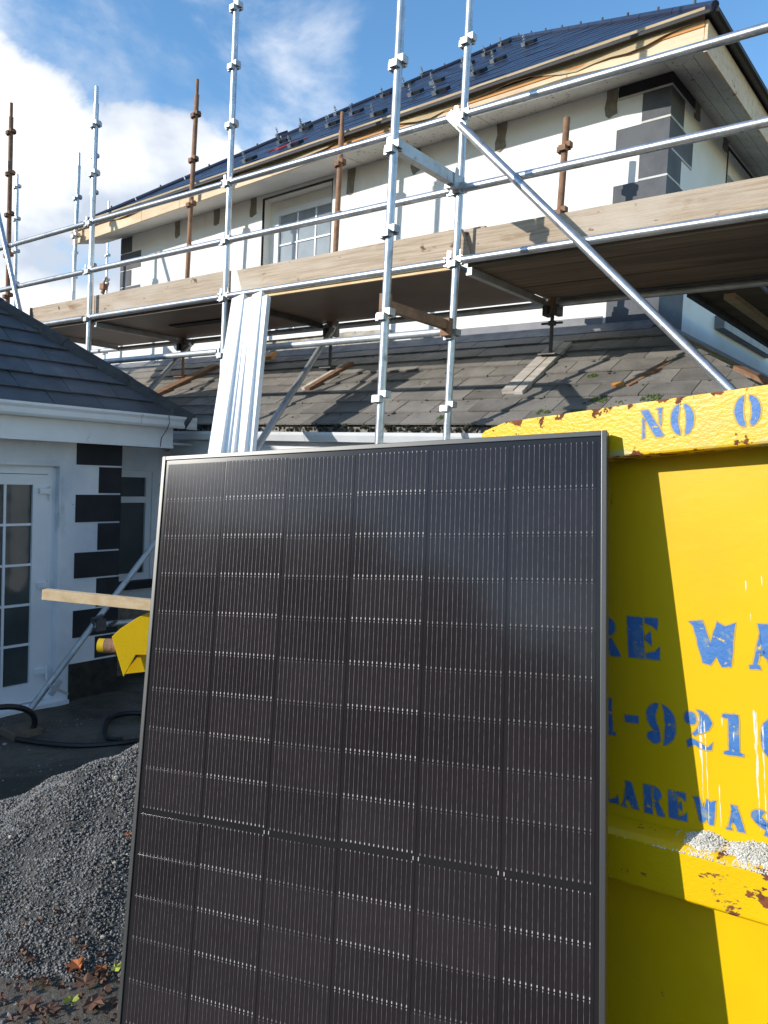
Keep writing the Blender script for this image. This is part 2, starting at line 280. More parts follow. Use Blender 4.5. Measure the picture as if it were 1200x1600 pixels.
# ------------------------------------------------------------------ mesh + object helpers
class MB:
    def __init__(s): s.v = []; s.f = []; s.m = []
    def add(s, vs, fs, mi=0):
        o = len(s.v); s.v += [tuple(v) for v in vs]; s.f += [tuple(i + o for i in f) for f in fs]; s.m += [mi] * len(fs); return s
    def hexa(s, c, mi=0):      # c: 8 corners, bottom ring then top ring
        return s.add(c, [(3, 2, 1, 0), (4, 5, 6, 7), (0, 1, 5, 4), (1, 2, 6, 5), (2, 3, 7, 6), (3, 0, 4, 7)], mi)
    def box(s, x0, x1, y0, y1, z0, z1, mi=0):
        return s.hexa([(x0, y0, z0), (x1, y0, z0), (x1, y1, z0), (x0, y1, z0), (x0, y0, z1), (x1, y0, z1), (x1, y1, z1), (x0, y1, z1)], mi)
    def beam(s, p, q, wd, ht, upv=(0, 0, 1), mi=0):
        p, q = Vector(p), Vector(q); d = (q - p).normalized(); sd = d.cross(Vector(upv)).normalized(); u = sd.cross(d)
        a, b = sd * wd / 2, u * ht / 2
        return s.hexa([p - a - b, p + a - b, q + a - b, q - a - b, p - a + b, p + a + b, q + a + b, q - a + b], mi)
    def tube(s, p, q, r, n=14, r2=None, mi=0, cap=True):
        p, q = Vector(p), Vector(q); d = (q - p).normalized(); a = d.orthogonal().normalized(); b = d.cross(a); r2 = r if r2 is None else r2
        vs = []
        for c, rr in ((p, r), (q, r2)):
            for i in range(n):
                t = 2 * math.pi * i / n; vs.append(c + a * (rr * math.cos(t)) + b * (rr * math.sin(t)))
        fs = [(i, (i + 1) % n, n + (i + 1) % n, n + i) for i in range(n)]
        if cap: fs += [tuple(range(n - 1, -1, -1)), tuple(range(n, 2 * n))]
        return s.add(vs, fs, mi)
    def path(s, pts, r, n=10, mi=0):
        pts = [Vector(p) for p in pts]; vs = []; ref = Vector((0, 0, 1))
        for i, p in enumerate(pts):
            d = (pts[min(i + 1, len(pts) - 1)] - pts[max(i - 1, 0)]).normalized(); a = d.cross(ref)
            if a.length < 1e-3: a = d.orthogonal()
            a.normalize(); b = d.cross(a)
            for k in range(n):
                t = 2 * math.pi * k / n; vs.append(p + a * (r * math.cos(t)) + b * (r * math.sin(t)))
        fs = [(i * n + k, i * n + (k + 1) % n, (i + 1) * n + (k + 1) % n, (i + 1) * n + k) for i in range(len(pts) - 1) for k in range(n)]
        fs += [tuple(range(n - 1, -1, -1)), tuple(range(len(vs) - n, len(vs)))]
        return s.add(vs, fs, mi)
    def prism(s, poly, fn, d0, d1, mi=0):   # poly of 2-D points, fn(u, v, d) -> 3-D
        n = len(poly); vs = [fn(u, v, d0) for u, v in poly] + [fn(u, v, d1) for u, v in poly]
        return s.add(vs, [tuple(range(n - 1, -1, -1)), tuple(range(n, 2 * n))] + [(i, (i + 1) % n, n + (i + 1) % n, n + i) for i in range(n)], mi)
ORG = {}
def finish_mesh(name, mb, mats, smooth=False, center=True, bevel=0.0):
    vs = mb.v; c = Vector((0, 0, 0))
    if center:
        xs = list(zip(*vs)); c = Vector([(min(a) + max(a)) / 2 for a in xs])
    me = bpy.data.meshes.new(name); me.from_pydata([tuple(Vector(v) - c) for v in vs], [], mb.f)
    for m in mats: me.materials.append(MAT[m])
    if len(mats) > 1: me.polygons.foreach_set('material_index', mb.m)
    bm = bmesh.new(); bm.from_mesh(me); bmesh.ops.recalc_face_normals(bm, faces=bm.faces)
    if bevel:
        bmesh.ops.bevel(bm, geom=[e for e in bm.edges if e.calc_face_angle(0) > 0.6], offset=bevel, segments=2, affect='EDGES', profile=0.6)
    bm.to_mesh(me); bm.free()
    if smooth:
        me.polygons.foreach_set('use_smooth', [True] * len(me.polygons)); me.set_sharp_from_angle(angle=R(40))
    return me, c
def part(name, mb, mats, parent=None, smooth=False, label=None, kind=None, bevel=0.0, rot=None, center=True):
    if isinstance(mats, str): mats = [mats]
    me, c = finish_mesh(name, mb, mats, smooth, center, bevel)
    return place(name, me, c, parent, rot, label, kind)
def place(name, me, loc, parent=None, rot=None, label=None, kind=None):
    o = bpy.data.objects.new(name, me); col.objects.link(o)
    base = ORG[parent] if parent is not None else Vector((0, 0, 0))
    o.location = Vector(loc) - base; ORG[o] = Vector(loc)
    if rot is not None: o.rotation_euler = rot.to_euler()
    if parent is not None: o.parent = parent
    if label: o['label'] = label
    if kind: o['kind'] = kind
    return o
def thing(name, label, cat, loc, group=None, frame=None):
    o = bpy.data.objects.new(name, None); col.objects.link(o); o.empty_display_size = 0.1
    o['label'] = label; o['category'] = cat
    if group: o['group'] = group
    if frame is not None:
        o.matrix_world = Matrix.Translation(Vector(loc)) @ frame.to_4x4(); ORG[o] = Vector((0, 0, 0))
    else:
        o.location = loc; ORG[o] = Vector(loc)
    return o
def tag(o, label, cat, group=None):
    o['label'] = label; o['category'] = cat
    if group: o['group'] = group
    return o

# ------------------------------------------------------------------ ground
def gz(x, y):
    z = 0.70 + 0.108 * x
    a = 0.13
    z = max(z, a) if x < -4 else z
    if x > 1: z = 0.808
    return z
gx = [-60, -30, -15] + [round(-10 + i * 0.25, 3) for i in range(48)] + [2.5, 5, 15, 60]
gy = [-60, -30, -10, -4] + [round(-2 + i * 0.25, 3) for i in range(34)] + [8, 12, 20, 60]
mb = MB(); vs = []; pr = random.Random(3)
for x in gx:
    for y in gy:
        j = pr.uniform(-0.012, 0.012) if -9 < x < 1.5 and -1 < y < 6 else 0
        vs.append((x, y, gz(x, y) + j))
ny = len(gy); mb.add(vs, [(i * ny + j, (i + 1) * ny + j, (i + 1) * ny + j + 1, i * ny + j + 1) for i in range(len(gx) - 1) for j in range(ny - 1)])
part('ground', mb, 'ground', smooth=True, kind='structure')

# ------------------------------------------------------------------ slate roofs
def clip(poly, planes):
    for (a, b, c) in planes:          # keep a*u + b*v <= c
        out = []
        for i in range(len(poly)):
            p, q = poly[i], poly[(i + 1) % len(poly)]
            dp, dq = a * p[0] + b * p[1] - c, a * q[0] + b * q[1] - c
            if dp <= 0: out.append(p)
            if dp * dq < 0: t = dp / (dp - dq); out.append((p[0] + t * (q[0] - p[0]), p[1] + t * (q[1] - p[1])))
        poly = out
        if len(poly) < 3: return []
    return poly
def slates(o, U, V, u0, u1, v1, sw, gauge, planes, matname, parent, single, th=0.009, lift=0.012, warp=None, rr=None):
    """courses of slates on a plane (origin o, eave direction U, up-slope V); single(u, v) -> a slate of its own, else joined"""
    rr = rr or random.Random(5); o = Vector(o); U = Vector(U).normalized(); V = Vector(V).normalized(); Nn = U.cross(V)
    if Nn.z < 0: Nn = -Nn
    B = Matrix((U, V, Nn)).transposed(); shared = []
    joined = MB(); cnt = 0
    Lh = gauge * 1.22
    def solid(poly, cv):
        def fn(u, v, d): return (u, v, d + lift * (1 - (v - cv + gauge / 2) / Lh))
        m = MB(); m.prism(poly, fn, 0.0, th); return m
    for k in range(3):
        w2 = sw / 2 - 0.0038; e = [rr.uniform(-.006, .006) for _ in range(4)]
        me, _ = finish_mesh('slate', solid([(-w2 + e[0] * .3, -gauge / 2 + e[1]), (w2, -gauge / 2 + e[2]), (w2, Lh - gauge / 2), (-w2, Lh - gauge / 2)], 0), [matname], center=False); shared.append(me)
    row = 0; v = -0.03
    while v < v1:
        u = u0 - (sw / 2 if row % 2 else 0) + rr.uniform(-.02, .02)
        while u < u1:
            top = min(v + Lh, v1 + 0.02)
            poly = clip([(u + .002, v), (u + sw - .002, v), (u + sw - .002, top), (u + .002, top)], planes)
            if poly:
                full = len(poly) == 4 and abs(poly[2][1] - v - Lh) < 1e-6 and abs(poly[1][0] - poly[0][0] - sw + .004) < 1e-5
                cu, cv = u + sw / 2, v + gauge / 2
                dz = rr.uniform(0, .004); tw = rr.uniform(-.008, .008) * (1 if rr.random() < .8 else 3)
                if single(cu, cv) and cnt < 290:
                    if full:
                        loc = o + U * cu + V * cv + Nn * dz; me = shared[rr.randrange(3)]
                        rotm = B @ Matrix.Rotation(tw, 3, 'Z')
                    else:
                        m = solid([(a - cu, b - cv) for a, b in poly], 0); me, _ = finish_mesh('slate', m, [matname], center=False)
                        loc = o + U * cu + V * cv + Nn * dz; rotm = B
                    place('slate', me, loc, parent, rotm); cnt += 1
                else:
                    m = solid([(a - cu, b - cv) for a, b in poly], 0)
                    joined.add([o + U * (cu + x) + V * (cv + y) + Nn * (z + dz) for x, y, z in m.v], m.f)
            u += sw
        v += gauge; row += 1
    if joined.v:
        if warp: joined.v = [warp(p) for p in joined.v]
        part('slates', joined, matname, parent, kind='stuff')
    return cnt

# ------------------------------------------------------------------ main house
WY, WX = 6.30, -2.28          # front wall plane, right wall plane
XL = -9.76
def warp(p):                  # the upper storey rises a touch towards the right corner
    x, y, z = p
    if z > 3.5: z += 0.028 * (x - WX) * min(1.0, (z - 3.5) / 1.8)
    return (x, y, z)
def wmb(mb): mb.v = [warp(v) for v in mb.v]; return mb
house = thing('house', 'white rendered two storey house with dark corner blocks and blue-black roof behind scaffold', 'house', (-6.0, 8.0, 0.1))
WT = 5.50
mb = MB()
# front wall round the window opening X -7.0..-6.0, z 3.74..5.42
wx0, wx1, wz0, wz1 = -6.93, -5.865, 3.74, 5.42
mb.box(XL, wx0, WY, WY + .3, 0, WT); mb.box(wx1, WX, WY, WY + .3, 0, WT)
mb.box(wx0, wx1, WY, WY + .3, 0, wz0); mb.box(wx0, wx1, WY, WY + .3, wz1, WT)
ry0, ry1, rz0 = 7.92, 9.75, 3.86
mb.box(WX - .3, WX, WY + .3, ry0, 0, WT); mb.box(WX - .3, WX, ry1, 13.5, 0, WT)
mb.box(WX - .3, WX, ry0, ry1, 0, rz0); mb.box(WX - .3, WX, ry0, ry1, 5.2, WT)
mb.box(XL, WX - .3, 13.2, 13.5, 0, WT); mb.box(XL, XL + .3, WY + .3, 13.2, 0, WT)
part('wall', wmb(mb), 'white_render', house)
mb = MB(); mb.box(-4.72, -2.74, WY - .006, WY + .02, 3.50, 3.615); part('plinth_band', wmb(mb), 'grey_band', house)
# quoin blocks on the right corner, each wrapping both faces
zt = 5.465
heights = [0.085, 0.225, 0.225, 0.205, 0.215, 0.22, 0.22, 0.36, 0.2]
zz = 5.478; k = 0
lv = [(5.478, 5.385), (5.367, 5.145), (5.128, 4.912), (4.896, 4.690), (4.672, 4.455), (4.438, 4.22), (4.202, 3.985), (3.97, 3.45)]
for i, (a, b) in enumerate(lv):
    wide = i % 2 == 0
    if i == 7: wide = True
    fw, rw = (0.43, 0.57) if wide else (0.225, 0.31)
    mb = MB(); e = 0.007
    mb.prism([(WX - fw, WY - e), (WX + e, WY - e), (WX + e, WY + rw), (WX - .02, WY + rw), (WX - .02, WY + .02), (WX - fw, WY + .02)], lambda u, v, d: (u, v, d), b, a)
    part('quoin_block', wmb(mb), 'dark_paint' if i in (0,) else 'grey_paint', house)
    mb = MB(); e = 0.010
    if i < 7:
        fw2, rw2 = 0.43, 0.56
        mb.prism([(WX - fw + .0, WY - e), (WX + e, WY - e), (WX + e, WY + rw), (WX - .02, WY + rw), (WX - .02, WY + .02), (WX - fw, WY + .02)], lambda u, v, d: (u, v, d), b - .017, b - .001)
        part('mortar_line', wmb(mb), 'line_paint', house)
# quoins on the far left corner
for i, (a, b) in enumerate([(5.46, 5.25), (5.235, 4.99), (4.975, 4.74), (4.725, 4.49), (4.475, 4.24), (4.225, 3.99)]):
    fw = 0.25 if i % 2 == 0 else 0.46
    mb = MB(); mb.box(XL - .006, XL + fw, WY - .007, WY + .02, b, a); part('quoin_block', wmb(mb), 'grey_paint', house)
# brown cement patches where the old brackets were cut out
def blot(cx, cz, w_, h_, plane, seed):
    r = random.Random(seed); pts = []
    for (u, v) in [(-.5, -.5), (-.15, -.56), (.2, -.5), (.5, -.46), (.46, -.1), (.5, .25), (.5, .5), (0, .5), (-.5, .5), (-.47, .1), (-.54, -.2)]:
        pts.append((cx + u * w_ + r.uniform(-.008, .008), cz + v * h_ + r.uniform(-.01, .01)))
    m = MB()
    if plane == 'F': m.prism(pts, lambda u, v, d: (u, d, v), WY - .008, WY + .01)
    else: m.prism(pts, lambda u, v, d: (d, u, v), WX + .008, WX - .01)
    return wmb(m)
for i, (x, z0) in enumerate([(-2.77, 5.25), (-3.805, 5.22), (-4.76, 5.235), (-5.60, 5.20), (-6.96 - .14, 5.26), (-7.755, 5.27), (-8.52, 5.26)]):
    part('cement_patch', blot(x, (z0 + 5.50) / 2, .10, 5.47 - z0, 'F', i), 'cement', house)
for i, (y, z0) in enumerate([(6.93, 5.33), (7.79, 5.36)]):
    part('cement_patch', blot(y, (z0 + 5.5) / 2, .15, 5.49 - z0, 'R', i + 20), 'cement', house)
# patch of bare masonry at the foot of the wall left of centre
m = MB(); r = random.Random(4); pts = []
for i in range(15): pts.append((-6.9 + i * .135, 3.70 + r.uniform(-.02, .02)))
pts += [(-4.96, 3.66), (-4.9, 3.5)] + [(-6.9, 3.46)]
m.prism(pts, lambda u, v, d: (u, d, v), WY - .012, WY + .01); part('cement_patch', wmb(m), 'old_mortar', house)

def window(parent, u0, u1, z0, z1, d, axis, sgn, vb, hb, glass, frame_w=.065, wf=None, mullions=(), transom=None, bar=.018):
    """a PVC window whose frame lies in a plane (axis 'y': wall facing -Y, axis 'x': wall facing +X)"""
    f = (lambda a, b, c: (a, d + sgn * b, c)) if axis == 'y' else (lambda a, b, c: (d + sgn * b, a, c))
    def bx(m, a0, a1, b0, b1, c0, c1):
        m.hexa([f(a0, b0, c0), f(a1, b0, c0), f(a1, b1, c0), f(a0, b1, c0), f(a0, b0, c1), f(a1, b0, c1), f(a1, b1, c1), f(a0, b1, c1)])
    wf = wf or (lambda q: q)
    m = MB(); w_ = frame_w
    bx(m, u0, u0 + w_, 0, .07, z0, z1); bx(m, u1 - w_, u1, 0, .07, z0, z1); bx(m, u0 + w_, u1 - w_, 0, .07, z0, z0 + w_); bx(m, u0 + w_, u1 - w_, 0, .07, z1 - w_, z1)
    for q in mullions: bx(m, q - .03, q + .03, 0.004, .066, z0 + w_, z1 - w_)
    if transom: bx(m, u0 + w_, u1 - w_, .003, .067, transom - .03, transom + .03)
    fr = part('window_frame', wf(m), 'pvc_clean', parent)
    m = MB(); bx(m, u0 + w_ - .01, u1 - w_ + .01, .030, .042, z0 + w_ - .01, z1 - w_ + .01); part('pane', wf(m), glass, fr)
    for q in vb:
        m = MB(); bx(m, q - bar / 2, q + bar / 2, .020, .032, z0 + w_, z1 - w_); part('glazing_bar', wf(m), 'pvc_clean', fr)
    for q in hb:
        m = MB(); bx(m, u0 + w_, u1 - w_, .018, .034, q - bar / 2, q + bar / 2); part('glazing_bar', wf(m), 'pvc_clean', fr)
    return fr
# front window: reveal with dark outline, frame set back
window(house, -6.85, wx1 + .01, 3.74, 5.30, WY + .11, 'y', 1, (-6.50, -6.215), (4.88, 4.42), 'glass_pale', wf=wmb)
m = MB(); m.box(wx0, -6.85, WY + .12, WY + .26, wz0, wz1); m.box(-6.85, wx1, WY + .13, WY + .26, 5.30, wz1); part('reveal', wmb(m), 'white_render', house)
m = MB(); m.box(wx0 - .012, wx0, WY - .005, WY + .02, wz0, wz1 + .012); m.box(wx0, wx1 + .012, WY - .005, WY + .02, wz1, wz1 + .014); m.box(wx1, wx1 + .008, WY - .004, WY + .02, wz0, wz1 - .001)
part('opening_trim', wmb(m), 'black_trim', house)
m = MB(); m.box(wx0 - .03, wx1 + .03, WY - .05, WY + .12, 3.68, 3.738); part('sill', wmb(m), 'white_render', house)
# right wall window
window(house, ry0, ry1, rz0, 5.2, WX - .12, 'x', 1, (8.28,), (4.35, 4.8), 'glass_pale', wf=wmb, mullions=(8.85,))
m = MB(); m.box(WX - .1, WX + .09, ry0 - .1, ry1 + .1, 3.73, 3.85); part('sill', wmb(m), 'lead', house)
m = MB(); m.box(WX - .01, WX + .006, ry0 - .05, ry0 - .025, 4.0, 5.44); m.box(WX - .01, WX + .006, ry0 - .024, ry1 + .05, 5.415, 5.44); part('opening_trim', wmb(m), 'black_trim', house)
# soffit, fascia
EX0, EX1, EY = -9.70 + 0.0, -1.90, 5.85
EX0 = -10.22
EX0 = -9.72 - .02
HX0 = -9.74 - .45         # left eave (hidden overhang)
m = MB()
def zf(x): return min(5.435, 5.35 + (x + 9.7) * .017)
segs = [(-10.2, -7.9), (-7.9, -5.42), (-5.42, -3.9), (-3.9, -2.28)]
for i, (a, b) in enumerate(segs):
    mm = MB()
    a_, b_ = a + .004, b - .004
    za, zb = zf(a_) + .012, zf(b_) + .012; mm.hexa([(a_, EY + .0, za), (b_, EY + .0, zb), (b_, WY, 5.475), (a_, WY, 5.475), (a_, EY + .0, za + .02), (b_, EY + .0, zb + .02), (b_, WY, 5.495), (a_, WY, 5.495)])
    part('soffit_board', wmb(mm), 'soffit_board' if i > 1 else 'soffit_clean', house)
for i, (x0, x1) in enumerate([(WX, -2.16), (-2.155, -2.03), (-2.025, -1.9)]):   # side soffit in three long boards
    mm = MB(); z0 = 5.475 - (x0 - WX) * .36; z1 = 5.475 - (x1 - WX) * .36
    y0 = WY if i == 0 else WY - (x0 - WX) * 1.18
    mm.hexa([(x0, WY - (x0 - WX) * 1.18, z0), (x1, WY - (x1 - WX) * 1.18, z1), (x1, 14, z1), (x0, 14, z0), (x0, WY - (x0 - WX) * 1.18, z0 + .02), (x1, WY - (x1 - WX) * 1.18, z1 + .02), (x1, 14, z1 + .02), (x0, 14, z0 + .02)])
    part('soffit_board', wmb(mm), 'soffit_board', house)
mm = MB(); mm.prism([(-1.9, EY), (-1.9, 5.853), (WX, WY), (WX, EY)], lambda u, v, d: (u, v, d), 5.47, 5.49)
# triangular corner of the front soffit
mm = MB(); mm.add([(WX, EY, 5.447), (-1.9, EY, 5.345), (WX, WY, 5.474), (WX, EY, 5.467), (-1.9, EY, 5.365), (WX, WY, 5.494)], [(0, 1, 2), (3, 4, 5), (0, 1, 4, 3), (1, 2, 5, 4), (2, 0, 3, 5)]); part('soffit_board', wmb(mm), 'soffit_board', house)
fx = [-10.2, -8.62, -7.86, -6.3, -4.2, -2.95, -1.9]
for i in range(6):
    mm = MB(); xa, xb = fx[i] + .003, fx[i + 1] - .003; zt_ = 5.52; mm.hexa([(xa, EY - .022, zf(xa)), (xb, EY - .022, zf(xb) - (.09 if i == 5 else 0)), (xb, EY, zf(xb) - (.09 if i == 5 else 0)), (xa, EY, zf(xa)), (xa, EY - .022, zt_), (xb, EY - .022, zt_), (xb, EY, zt_), (xa, EY, zt_)]); part('fascia_board', wmb(mm), 'fresh_wood', house)
mm = MB()                    # loose underfelt hanging over the top of the fascia, with a wavy lower edge
r = random.Random(9); n_ = 60; vs = []
for i in range(n_ + 1):
    x = -10.2 + i * (8.3 / n_); dz = 0.035 * math.sin(i * .55) + .02 * math.sin(i * 1.3) + r.uniform(-.006, .006)
    if x > -3: dz -= .02
    yo = EY - .035 - .012 * math.sin(i * .8)
    vs += [(x, EY - .05, 5.60), (x, yo, 5.52), (x, yo - .008, 5.495 + dz * (.35 if x < -5.5 else .8)), (x, yo + .0, 5.495 + dz * (.35 if x < -5.5 else .8)), (x, EY - .03, 5.59)]
fs = [(i * 5 + k, (i + 1) * 5 + k, (i + 1) * 5 + k + 1, i * 5 + k + 1) for i in range(n_) for k in range(4)]
mm.add(vs, fs); part('roof_felt', wmb(mm), 'roof_felt', house, smooth=True)
mm = MB(); mm.box(-6.2, -1.9, EY - .030, EY - .023, 5.475, 5.492); part('batten', wmb(mm), 'orange_wood', house)
for a, b in ((EY - .02, 9.2), (9.206, 14)):
    mm = MB(); mm.box(-1.9, -1.878, a, b, 5.30, 5.52); part('fascia_board', wmb(mm), 'fresh_wood', house)
# roof: hipped, apex over the middle
P = 0.71; EZ = 5.575; RY0 = 5.78; RX0 = -9.78; RX1 = -1.82
cxr = (RX0 + RX1) / 2; half = (RX1 - RX0) / 2; AZ = EZ + P * half
mm = MB(); t_ = .03
A = (cxr, RY0 + half, AZ - t_)
B2 = (cxr, 13.9 - half, AZ - t_)
c4 = [(RX0, RY0, EZ - t_), (RX1, RY0, EZ - t_), (RX1, 13.9, EZ - t_), (RX0, 13.9, EZ - t_)]
mm.add(c4 + [A, B2], [(0, 1, 4), (1, 2, 5, 4), (2, 3, 5), (3, 0, 4, 5), (3, 2, 1, 0)])
roof = part('roof', wmb(mm), 'slate_new', house)
sl_ = math.sqrt(1 + P * P)
slates((RX0, RY0, EZ - .018), (1, 0, 0), (0, 1, P), 0, RX1 - RX0, half * sl_, .30, .20,
       [(-1, 1 / sl_, 0), (1, 1 / sl_, RX1 - RX0)], 'slate_new', roof, lambda u, v: False, th=.003, lift=.004, warp=warp)
# eave edge strip, hip cappings with clips
m = MB(); m.box(RX0, RX1, RY0 - .028, RY0 - .005, EZ - .052, EZ - .030); part('eave_strip', wmb(m), 'black_trim', roof)
m = MB(); m.box(RX1 + .005, RX1 + .030, RY0 - .02, 13.9, EZ - .060, EZ - .030); part('eave_strip', wmb(m), 'black_trim', roof)
for (ex, sg) in ((RX0, 1), (RX1, -1)):
    for i in range(9):
        t0, t1 = i * half / 9 + .004, (i + 1) * half / 9 - .004
        p0 = Vector((ex + sg * t0, RY0 + t0, EZ + P * t0)); p1 = Vector((ex + sg * t1, RY0 + t1, EZ + P * t1))
        m = MB(); m.tube(p0, p1, .030, 8); part('hip_cap', wmb(m), 'slate_new', roof, smooth=True)
        m = MB(); q = (p0 + p1) / 2; m.tube(q + Vector((0, 0, .02)), q + Vector((0, 0, .055)), .012, 8); part('cap_screw', wmb(m), 'dark_steel', roof)
# solar mounting brackets standing on the slates
def bracket_mesh():
    m = MB()
    m.box(-.07, .07, -.03, .06, .0, .035, 0); m.box(-.075, -.03, -.055, -.028, .002, .038, 1)
    m.tube((-.045, -.02, .03), (-.045, -.02, .12), .006, 8, mi=1); m.tube((-.045, -.02, .085), (-.045, -.02, .098), .016, 6, mi=1); m.tube((-.045, -.02, .060), (-.045, -.02, .070), .018, 6, mi=1)
    me, _ = finish_mesh('roof_bracket', m, ['black_rubber', 'galvanised'], center=False); return me
bme = bracket_mesh()
slopeM = Matrix.Rotation(math.atan(P), 3, 'X')
for (x, y) in [(-6.12, 5.99), (-7.07, 6.72), (-7.27, 7.29), (-6.26, 6.7), (-7.12, 7.75), (-6.21, 7.04), (-5.13, 6.15), (-6.49, 7.92), (-6.51, 8.37), (-5.2, 6.83), (-6.7, 9.02), (-5.23, 7.25), (-4.4, 6.17), (-4.32, 6.67), (-5.35, 8.01), (-5.33, 8.44), (-4.44, 7.22), (-5.48, 9.05), (-4.45, 7.86), (-6.9, 6.05), (-7.9, 7.9), (-8.2, 7.75)]:
    x0, y0, z0 = warp((x, y, EZ + P * (y - RY0) + .008)); o = place('roof_bracket', bme, (x0, y0, z0), roof, slopeM); o.scale = (1.0, 1.0, 1.0)
m = MB()
for k in range(3):
    pts = [warp((-6.62 + .028 * i, 6.05 + .05 * math.sin(i * .6 + k) + .05 * k, EZ + P * (6.05 + .05 * math.sin(i * .6 + k) + .05 * k - RY0) + .03)) for i in range(19)]
    m.path(pts, .007, 6)
tag(part('cable', m, 'red_cable', smooth=True), 'loose red cable lying on the blue-black slates between the brackets', 'cable')

# ---- single-storey slate roof along the front of the house
LZ, LE, LP = 3.50, 4.85, 0.62
LX0 = -9.9
hipx = WX + (WY - LE)           # eave corner of the hip
lean = MB()
ez = LZ - LP * (WY - LE) - .015
lean.add([(LX0, LE, ez), (hipx, LE, ez), (WX, WY, LZ - .015), (LX0, WY, LZ - .015), (LX0, LE, ez - .05), (hipx, LE, ez - .05), (WX, WY, LZ - .3), (LX0, WY, LZ - .3)],
         [(0, 1, 2, 3), (7, 6, 5, 4), (0, 4, 5, 1), (0, 3, 7, 4), (1, 5, 6, 2), (3, 2, 6, 7)])
lean.add([(hipx, LE, ez), (hipx, 13, ez), (WX + .003, 13, LZ - .015), (WX + .003, WY, LZ - .015), (hipx, 13, ez - .05), (WX + .003, 13, LZ - .3)], [(0, 1, 2, 3), (1, 4, 5, 2)])
lroof = part('lower_roof', lean, 'slate_old', house)
ls = math.sqrt(1 + LP * LP)
FL = hipx - LX0; vmax = (WY - LE) * ls
slates((LX0, LE, LZ - LP * (WY - LE)), (1, 0, 0), (0, 1, LP), 0, FL, vmax, .345, .208,
       [(1, 1 / ls, FL)], 'slate_old', lroof, lambda u, v: u > 1.9, th=.013, lift=.018, rr=random.Random(21))
# right-hand slope beyond the hip
slates((hipx, LE, LZ - LP * (WY - LE)), (0, 1, 0), (-1, 0, LP), 0, 8, vmax, .345, .208,
       [(-1, 1 / ls, 0)], 'slate_old', lroof, lambda u, v: False, th=.009, lift=.014)
m = MB(); m.hexa([(LX0, WY - .11, LZ - .048), (WX - .003, WY - .11, LZ - .048), (WX - .003, WY - .012, LZ + .01), (LX0, WY - .012, LZ + .01), (LX0, WY - .11, LZ - .035), (WX - .003, WY - .11, LZ - .035), (WX - .003, WY - .012, LZ + .05), (LX0, WY - .012, LZ + .05)])
part('lead_flashing', m, 'lead', lroof)
m = MB(); m.hexa([(WX + .012, WY, LZ + .01), (WX + .12, WY - .1, LZ - .05), (WX + .12, 13, LZ - .05), (WX + .012, 13, LZ + .01), (WX + .012, WY, LZ + .05), (WX + .12, WY - .1, LZ - .035), (WX + .12, 13, LZ - .035), (WX + .012, 13, LZ + .05)])
part('lead_flashing', m, 'lead', lroof)
for i in range(7):
    t0, t1 = i * 1.45 / 7 + .003, (i + 1) * 1.45 / 7 + .02
    m = MB(); m.tube((WX + t0, WY - t0, LZ - LP * t0 - .012), (WX + t1, WY - t1, LZ - LP * t1 + .004 - .012), .024, 8); part('hip_tile', m, 'slate_old', lroof, smooth=True)
# eaves of the lower roof: dark debris line, gutter, fascia, wall
m = MB(); r = random.Random(8)
for i in range(420):
    x = r.uniform(-6.6, hipx); y = LE - .02 + r.uniform(-.05, .03); z = ez + .0 + r.uniform(-.035, .012); s = r.uniform(.008, .024)
    m.add([(x - s, y, z), (x, y - s, z), (x + s, y, z), (x, y + s, z), (x, y, z + s), (x, y, z - s)], [(0, 1, 4), (1, 2, 4), (2, 3, 4), (3, 0, 4), (1, 0, 5), (2, 1, 5), (3, 2, 5), (0, 3, 5)])
part('gutter_debris', m, 'dark_moss', lroof, kind='stuff')
gut = [(-.045, 0), (.05, 0), (.05, .075), (.038, .075), (.038, .012), (-.033, .012), (-.058, .055), (-.065, .075), (-.078, .075), (-.072, .05)]
for a, b in ((-6.58, -4.61), (-4.606, -2.6), (-2.596, hipx - .02)):
    m = MB(); m.prism(gut, lambda u, v, d: (d, LE - .055 + u, ez - .125 + v), a, b); part('gutter', m, 'pvc_white', house)
m = MB(); m.box(-6.58, hipx, LE + .0, LE + .02, ez - .27, ez - .055); part('fascia_board', m, 'pvc_white', house)
m = MB(); m.box(-6.7, hipx, LE + .021, LE + .30, ez - .262, ez - .245); part('soffit_board', m, 'pvc_white', house)
m = MB(); m.box(-6.7, hipx - .32, LE + .28, LE + .45, 0.0, ez - .264); part('lower_wall', m, 'wing_render', house)
m = MB(); m.box(hipx - .49, hipx - .32, LE + .452, 13, 0.0, ez - .264); part('lower_wall', m, 'wing_render', house)
m = MB(); m.box(-3.55, -3.25, LE + .27, LE + .278, 2.36, 2.395); m.box(-3.15, -3.08, LE + .27, LE + .278, 2.36, 2.395); part('vent_strip', m, 'pvc_clean', house)
